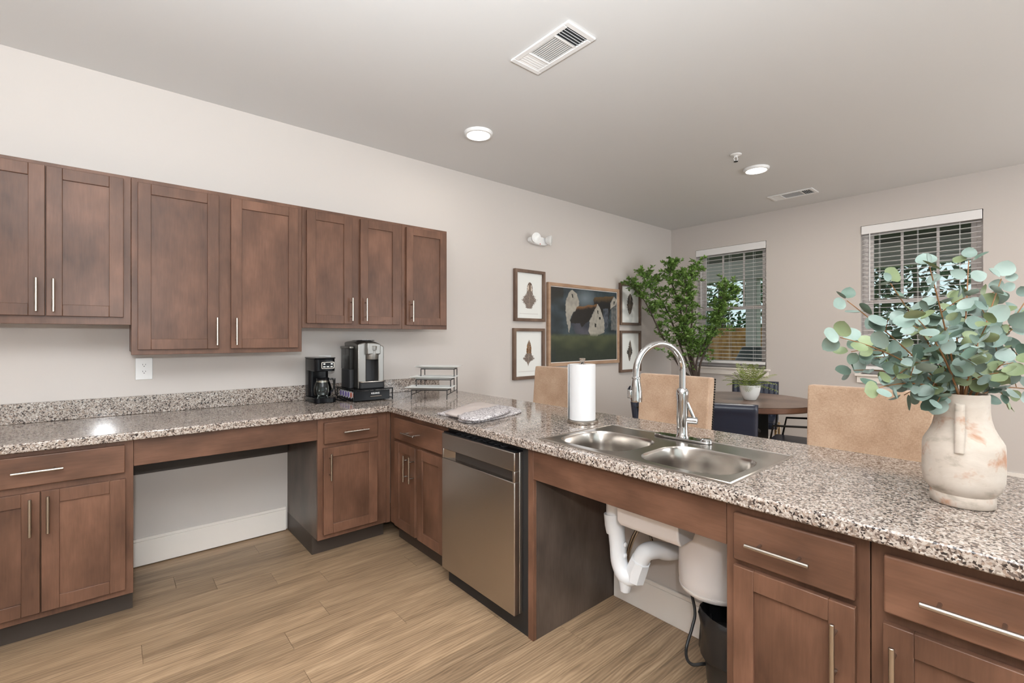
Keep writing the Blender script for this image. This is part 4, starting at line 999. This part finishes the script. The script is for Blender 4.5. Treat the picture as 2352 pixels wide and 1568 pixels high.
MB().lathe([(.013, -.012), (.016, -.016), (.010, -.022)], (3.759, 1.648, ZC), 16).build('body', M['white_plastic'], r)
b = MB()
for s in (-1, 1): b.tube(smooth_path([(3.759+s*.007, 1.648-s*.004, ZC-.02), (3.759+s*.013, 1.648-s*.009, ZC-.034), (3.759+s*.004, 1.648-s*.003, ZC-.052)]), .0028, 6)
b.build('yoke', M['white_plastic'], r)
MB().lathe([(.003, -.050), (.016, -.054), (.016, -.057), (.003, -.058)], (3.759, 1.648, ZC), 16).build('deflector', M['charcoal'], r)

# ================================================================== DINING SIDE
def stool(y, label):
    x0 = 2.30; r = thing('counter_stool', label, 'stool', (2.50, y, 0), 'tan linen counter stools'); hw = .235
    MB().box(x0, x0+.42, y-hw+.01, y+hw-.01, .575, .665).build('seat', M['linen'], r, bevel=.025, seg=4)
    MB().box(x0+.015, x0+.40, y-hw+.02, y+hw-.02, .53, .575).build('seat_rail', M['linen'], r, bevel=.004)
    # upholstered back: leans away from the counter, slightly curved
    b = MB(); vs = []; nz, ny = 10, 8
    for side in (0, 1):
        for j in range(nz+1):
            t = j/nz; z = .60+t*.455
            for i in range(ny+1):
                s = -1+2*i/ny; wd = hw*(1+.03*t)
                x = 2.665+.045*t+.012*s*s*-1+(.075 if side else 0)-(.012*(t > .97) if side else -.004*(t > .97))
                vs.append((x, y+s*wd, z))
    n1 = (nz+1)*(ny+1); I = lambda sd, i, j: sd*n1+j*(ny+1)+i; fs = []
    for j in range(nz):
        for i in range(ny): fs += [(I(0, i, j), I(0, i, j+1), I(0, i+1, j+1), I(0, i+1, j)), (I(1, i, j), I(1, i+1, j), I(1, i+1, j+1), I(1, i, j+1))]
        fs += [(I(0, 0, j), I(1, 0, j), I(1, 0, j+1), I(0, 0, j+1)), (I(0, ny, j), I(0, ny, j+1), I(1, ny, j+1), I(1, ny, j))]
    for i in range(ny): fs += [(I(0, i, nz), I(1, i, nz), I(1, i+1, nz), I(0, i+1, nz)), (I(0, i, 0), I(0, i+1, 0), I(1, i+1, 0), I(1, i, 0))]
    b.add(vs, fs); bk = b.build('backrest', M['linen'], r, bevel=.010, seg=3, ang=60)
    b = MB()
    for sg in (-1, 1):
        for k in range(30):
            t = .03+.94*k/29; b.ball((2.665+.045*t+.055, y+sg*(hw*(1+.03*t)+.0015), .60+t*.455), .0066, 7, 4)
    o = b.build('nailhead_trim', M['darkmetal'], bk); o['kind'] = 'stuff'
    for (lx, ly) in ((x0+.03, -hw+.04), (x0+.03, hw-.04), (x0+.40, -hw+.04), (x0+.40, hw-.04)):
        dx = .03 if lx > 2.5 else -.0
        MB().tube([(lx+dx, y+ly, .001), (lx, y+ly, .54)], [.015, .021], 4).build('leg', M['legwood'], r)
    b = MB(); b.cyl((x0+.03, y-hw+.04, .20), (x0+.03, y+hw-.04, .20), .011, 8); b.build('footrest', M['nickel'], r)
stool(.582, 'tan linen counter stool behind the vase')
stool(1.578, 'tan linen counter stool behind the faucet')
stool(2.600, 'tan linen counter stool behind the paper towel roll')

tx, ty, tr, tz = 4.27, 1.80, .56, .75
r = thing('dining_table', 'round dark wood dining table under the potted fern', 'table', (tx, ty, 0))
tt = MB().lathe([(.01, tz-.004), (tr-.02, tz-.004), (tr-.004, tz-.003), (tr-.002, tz), (.01, tz)], (tx, ty, 0), 72).build('tabletop', M['walnut'], r)
MB().lathe([(.01, tz-.048), (tr-.006, tz-.048), (tr, tz-.042), (tr, tz-.004), (.01, tz-.004)], (tx, ty, 0), 72).build('edge_band', M['walnut_edge'], r)
for k in range(4):
    a = PI/4+PI/2*k; T = lambda x, y, z, a=a: (tx+x*math.cos(a)-y*math.sin(a), ty+x*math.sin(a)+y*math.cos(a), z)
    MB(T).box(.03, .20, -.02, .02, .03, tz-.06).build('pedestal_leg', M['darkmetal'], r, bevel=.003)
    MB(T).box(.03, .36, -.03, .03, .001, .03).build('foot', M['darkmetal'], r, bevel=.003)
MB().lathe([(.22, tz-.06), (.24, tz-.048)], (tx, ty, 0), 32).build('mounting_plate', M['darkmetal'], r)

def navy_chair(name='dining_chair'):
    """faces +x, origin on the floor at the seat centre"""
    r = thing(name, 'x', 'chair', (0, 0, 0), 'navy dining chairs')
    MB().box(-.22, .23, -.22, .22, .405, .475).build('seat', M['navy'], r, bevel=.022, seg=4)
    b = MB(); n = 9; vs = []
    # rolled back panel with vertical channels on its front
    for j in range(13):
        t = j/12; z = .44+t*.39; x = -.215-.05*t
        for i in range(37):
            s = -1+2*i/36; ch = .009*abs(math.sin(PI*(i/36)*n)); edge = 1-.9*max(0, abs(s)-.93)/.07
            vs.append((x+.028*edge*(1 if t < .94 else .6)+ch, s*.222, z))
    m = len(vs)
    for j in range(13):
        t = j/12; z = .44+t*.39; x = -.215-.05*t
        for i in range(37):
            s = -1+2*i/36; edge = 1-.9*max(0, abs(s)-.93)/.07; roll = .016*math.exp(-((t-.93)/.06)**2)
            vs.append((x-.024*edge*(1 if t < .97 else .4)-roll*edge, s*.222, z))
    fs = []; I = lambda q, i, j: q*m+j*37+i
    for j in range(12):
        for i in range(36): fs += [(I(0, i, j), I(0, i+1, j), I(0, i+1, j+1), I(0, i, j+1)), (I(1, i, j), I(1, i, j+1), I(1, i+1, j+1), I(1, i+1, j))]
        fs += [(I(0, 0, j), I(0, 0, j+1), I(1, 0, j+1), I(1, 0, j)), (I(0, 36, j), I(1, 36, j), I(1, 36, j+1), I(0, 36, j+1))]
    for i in range(36): fs += [(I(0, i, 12), I(0, i+1, 12), I(1, i+1, 12), I(1, i, 12)), (I(0, i, 0), I(1, i, 0), I(1, i+1, 0), I(0, i+1, 0))]
    b.add(vs, fs); b.build('backrest', M['navy'], r, ang=70)
    for sg in (-1, 1):
        y = sg*.225
        for xa in (-.26, .20): MB().box(xa, xa+.025, y-.010, y+.010, .001, .41).build('leg', M['brass'], r, bevel=.002)
        MB().box(-.26, .225, y-.010, y+.010, .385, .405).build('side_rail', M['brass'], r, bevel=.002)
        MB().tube([(.19, y, .40), (.15, y+sg*.012, .615), (-.20, y+sg*.012, .64)], .009, 8).build('arm', M['darkmetal'], r)
    return r
nc = navy_chair()
spots = [((3.51, 1.65), math.radians(28), 'navy leather dining chair with its back to the peninsula, left of the right-hand stool'), ((4.98, 2.02), math.radians(196), 'navy leather dining chair on the far side of the table by the window wall'),
         ((4.13, 1.30), math.radians(98), 'navy dining chair seen from the side, beside the right-hand tan stool'), ((4.05, 2.46), math.radians(-70), 'navy dining chair on the left side of the table, behind the spray head')]
for i, ((x, y), a, lb) in enumerate(spots):
    o = nc if i == 0 else copy_tree(nc); o.location = (x, y, 0); o.rotation_euler = (0, 0, a); o['label'] = lb

# fern on the table
px, py = 4.235, 1.735
r = thing('planter', 'small white bowl planter on the round table', 'planter', (px, py, tz))
MB().lathe([(.045, .001), (.050, .004), (.072, .05), (.082, .10), (.083, .130), (.080, .130), (.078, .10), (.066, .05), (.002, .02)], (px, py, tz), 36).build('bowl', M['porcelain'], r)
MB().lathe([(.001, .112), (.079, .112), (.079, .108)], (px, py, tz), 24, cap=False).build('soil', M['bark'], r)
rf = thing('fern', 'bushy green fern growing in the white bowl', 'plant', (px, py, tz+.11))
random.seed(21)
for k in range(40):
    a = 2*PI*k/40*7.0+random.uniform(-.2, .2); el = random.choice((.2, .4, .6, .8, 1.1)); L = random.uniform(.17, .30)*(1.0 if el < 1 else .8)
    d0 = Vector((math.cos(a)*math.cos(el), math.sin(a)*math.cos(el), math.sin(el)))
    p0 = Vector((px+random.uniform(-.03, .03), py+random.uniform(-.03, .03), tz+.113)); path = bez([p0, p0+d0*L*.6, p0+d0*L+Vector((0, 0, -.06 if el < .8 else -.01))], 20)
    b = MB(); b.tube(path, .0014, 4, cap=False)
    for i in range(4, 21, 2):
        dirn = (path[i]-path[i-1]).normalized(); sd = dirn.cross(Vector((0, 0, 1))).normalized(); l_ = .058*(1-.8*((i-8)/13)**2 if i > 8 else .6+.08*(i-4))
        for q in (1, -1):
            e = path[i]+(sd*q*.85+dirn*.5).normalized()*l_+Vector((0, 0, -.006)); w_ = dirn*.0046
            b.add([path[i], path[i].lerp(e, .45)+w_, e, path[i].lerp(e, .45)-w_], [(0, 1, 2, 3)])
    b.build('frond', M['fern'], rf, smooth=False, recalc=False)

# tall potted tree in the corner
bx, by = 5.12, 2.72
r = thing('potted_tree', 'tall leafy artificial tree in the corner by the window', 'tree', (bx, by, 0))
MB().lathe([(.13, .001), (.14, .01), (.17, .36), (.175, .38), (.16, .38), (.15, .33), (.01, .33)], (bx, by, 0), 32).build('pot', M['charcoal'], r)
random.seed(5)
DT = bx*_F[0]+by*_F[1]
stems = [[(1592, 880), (1560, 840), (1515, 760), (1480, 690), (1445, 650)], [(1594, 880), (1565, 800), (1535, 720), (1500, 660), (1480, 635)], [(1596, 880), (1578, 800), (1560, 700), (1540, 640), (1543, 606)],
         [(1598, 880), (1585, 800), (1590, 720), (1585, 650), (1600, 612)], [(1602, 880), (1600, 830), (1622, 780), (1650, 715), (1688, 660)], [(1604, 880), (1610, 830), (1640, 765), (1655, 715), (1668, 650)], [(1600, 880), (1590, 820), (1572, 770), (1578, 690), (1570, 630)]]
fol = MB(); MIDS = []
def addleaf(p, d, L, W):
    d = d.normalized(); up = Vector((random.uniform(-.6, .6), random.uniform(-.6, .6), 1)); s = d.cross(up)
    if s.length < .01: return
    s.normalize(); n_ = s.cross(d); m = p+d*L*.45
    fol.add([p, m+s*W+n_*W*.35, p+d*L, m-s*W+n_*W*.35], [(0, 1, 2), (0, 2, 3)])
for si, st in enumerate(stems):
    off = random.uniform(-.14, .14); P = [Vector((bx+random.uniform(-.05, .05), by+random.uniform(-.05, .05), .33))]
    for i, (u, v) in enumerate(st): P.append(at(u, v, DT+off*i/4))
    path = smooth_path(P, 6); n = len(path)
    MB().tube(path, [.016-.012*i/(n-1) for i in range(n)], 7).build('trunk', M['bark'], r)
    for i in range(int(n*.45), n):
        for _ in range(3):
            dirn = Vector((random.uniform(-1, 1), random.uniform(-1, 1), random.uniform(-.25, .9))).normalized(); L = random.uniform(.10, .24)*(1.25-i/n*.6)
            tw = bez([path[i], path[i]+dirn*L*.5+Vector((0, 0, .03)), path[i]+dirn*L], 7); MIDS.append(tw)
            if tw[-1].y > YA-.06 or tw[-1].x > XB-.08: continue
            fol.tube(tw, .0016, 3, cap=False)
            for q in tw[1:]:
                for _k in range(3): addleaf(q, (dirn*.4+Vector((random.uniform(-1, 1), random.uniform(-1, 1), random.uniform(-.4, .9)))), random.uniform(.036, .056), random.uniform(.011, .016))
# hanging tuft in front of the stems
for k in range(16):
    q0 = at(random.uniform(1575, 1600), random.uniform(740, 850), DT-.10+random.uniform(-.05, .05))
    for _ in range(9): addleaf(q0+Vector((random.uniform(-.03, .03), random.uniform(-.03, .03), random.uniform(-.04, .04))), Vector((random.uniform(-1, 1), random.uniform(-1, 1), random.uniform(-.6, .6))), random.uniform(.03, .045), .011)
fo = fol.build('foliage', M['leaf'], r, smooth=False, recalc=False); fo['kind'] = 'stuff'

# ================================================================== OUTDOORS
struct(MB().box(XB+.3, 45, -22, 32, -.30, -.20).build('lawn', M['grass'], smooth=False), 'green lawn outside the windows', 'lawn')
struct(MB().box(XB+.165, XB+2.6, -3, 6.5, -.19, -.06).build('porch_floor', M['concrete'], smooth=False), 'concrete porch floor outside', 'porch')
struct(MB().box(XB+.165, XB+2.75, -3, 5.2, 2.62, 2.72).build('porch_ceiling', M['soffit'], smooth=False), 'porch ceiling outside the windows', 'porch ceiling')
tag(MB().box(XB+2.45, XB+2.62, -3, 5.2, 2.28, 2.615).build('porch_beam', M['porch_trim'], bevel=.01), 'pale porch beam across the outside view', 'beam')
def column(x, y, label):
    r = thing('porch_column', label, 'column', (x, y, -.059), 'porch columns')
    MB().box(x-.09, x+.09, y-.09, y+.09, -.058, 2.279).build('shaft', M['porch_trim'], r, bevel=.008)
    MB().box(x-.12, x+.12, y-.12, y+.12, -.058, .12).build('plinth', M['porch_trim'], r, bevel=.008)
column(XB+2.53, 3.35, 'pale porch column seen through the left window'); column(XB+2.53, .35, 'pale porch column seen through the right window')
# wooden fence panel and lattice-topped rail out on the lawn
r = thing('garden_fence', 'brown board fence across the lawn', 'fence', (14, 7.0, -.2))
bm_ = MB().box(-.012, .012, -.07, .07, 0, 1.75).mesh('board', smooth=False); bm_.materials.append(M['fence'])
for k in range(44): put('board', bm_, r, (14, 3.9+k*.143, -.19))
for z in (.05, 1.15): MB().box(14.013, 14.05, 3.8, 10.2, z, z+.08).build('rail', M['fence'], r)
r = thing('porch_railing', 'low black metal railing along the porch edge', 'railing', (XB+2.3, 3.2, -.059))
b = MB().box(XB+2.28, XB+2.31, .5, 5.0, .66, .70).build('top_rail', M['darkmetal'], r); MB().box(XB+2.28, XB+2.31, .5, 5.0, .04, .07).build('bottom_rail', M['darkmetal'], r)
bl = MB().box(-.009, .009, -.009, .009, 0, .60).mesh('baluster', smooth=False); bl.materials.append(M['darkmetal'])
for k in range(40): put('baluster', bl, r, (XB+2.295, .55+k*.113, .065))
for y in (.52, 2.75, 4.98): MB().box(XB+2.275, XB+2.315, y-.02, y+.02, -.0585, .73).build('post', M['darkmetal'], r)
r = thing('grill', 'covered grey grill standing on the porch', 'grill', (XB+1.5, 3.0, -.059))
b = MB(); b.add([(XB+1.2, 2.55, -.058), (XB+1.8, 2.55, -.058), (XB+1.8, 3.2, -.058), (XB+1.2, 3.2, -.058), (XB+1.28, 2.6, .95), (XB+1.72, 2.6, .95), (XB+1.72, 3.12, .95), (XB+1.28, 3.12, .95), (XB+1.36, 2.65, 1.15), (XB+1.64, 2.65, 1.15), (XB+1.64, 3.05, 1.15), (XB+1.36, 3.05, 1.15)],
                [(0, 3, 2, 1), (8, 9, 10, 11)]+[(j*4+k, j*4+(k+1) % 4, j*4+4+(k+1) % 4, j*4+4+k) for j in range(2) for k in range(4)]); b.build('cover', M['car_grey'], r, bevel=.03, seg=3)
for dx, dy in ((.1, .1), (.5, .1), (.1, .55), (.5, .55)): MB().cyl((XB+1.2+dx, 2.55+dy, -.0585), (XB+1.2+dx, 2.55+dy, -.0575), .03, 8).build('caster', M['black_matte'], r)
random.seed(9)
def out_tree(x, y, h_, rad, label, n=1500):
    r = thing('garden_tree', label, 'tree', (x, y, -.2), 'trees outside')
    MB().tube([(x, y, -.19), (x+.1, y, h_*.4), (x, y+.1, h_*.75)], [.16, .12, .05], 8).build('trunk', M['bark'], r)
    b = MB()
    for k in range(n):
        a = random.uniform(0, 2*PI); u = random.uniform(-1, 1); q = random.uniform(.35, 1)**.5*rad*(1+.35*noise.noise((a*2, u*3, x)))
        p = Vector((x+q*math.cos(a)*math.sqrt(1-u*u), y+q*math.sin(a)*math.sqrt(1-u*u), h_*.60+q*u*h_*.42/rad))
        d = Vector((random.uniform(-1, 1), random.uniform(-1, 1), random.uniform(-1, 1))).normalized(); s = d.cross(Vector((.3, .2, 1))).normalized(); L = .26
        b.add([p, p+d*L*.5+s*L*.3, p+d*L, p+d*L*.5-s*L*.3], [(0, 1, 2, 3)])
    o = b.build('crown', M['tree_out'], r, smooth=False, recalc=False); o['kind'] = 'stuff'
out_tree(17.5, 8.2, 4.4, 2.3, 'bushy green tree beyond the board fence'); out_tree(24, 5.6, 6.0, 2.0, 'green tree seen at the right side of the left window')
out_tree(18, 2.6, 4.6, 2.2, 'dark leafy tree seen through the right window'); out_tree(22, -.5, 4.0, 2.0, 'smaller tree at the right of the right window'); out_tree(24, 14, 4.0, 3.0, 'distant tree at the left of the left window')
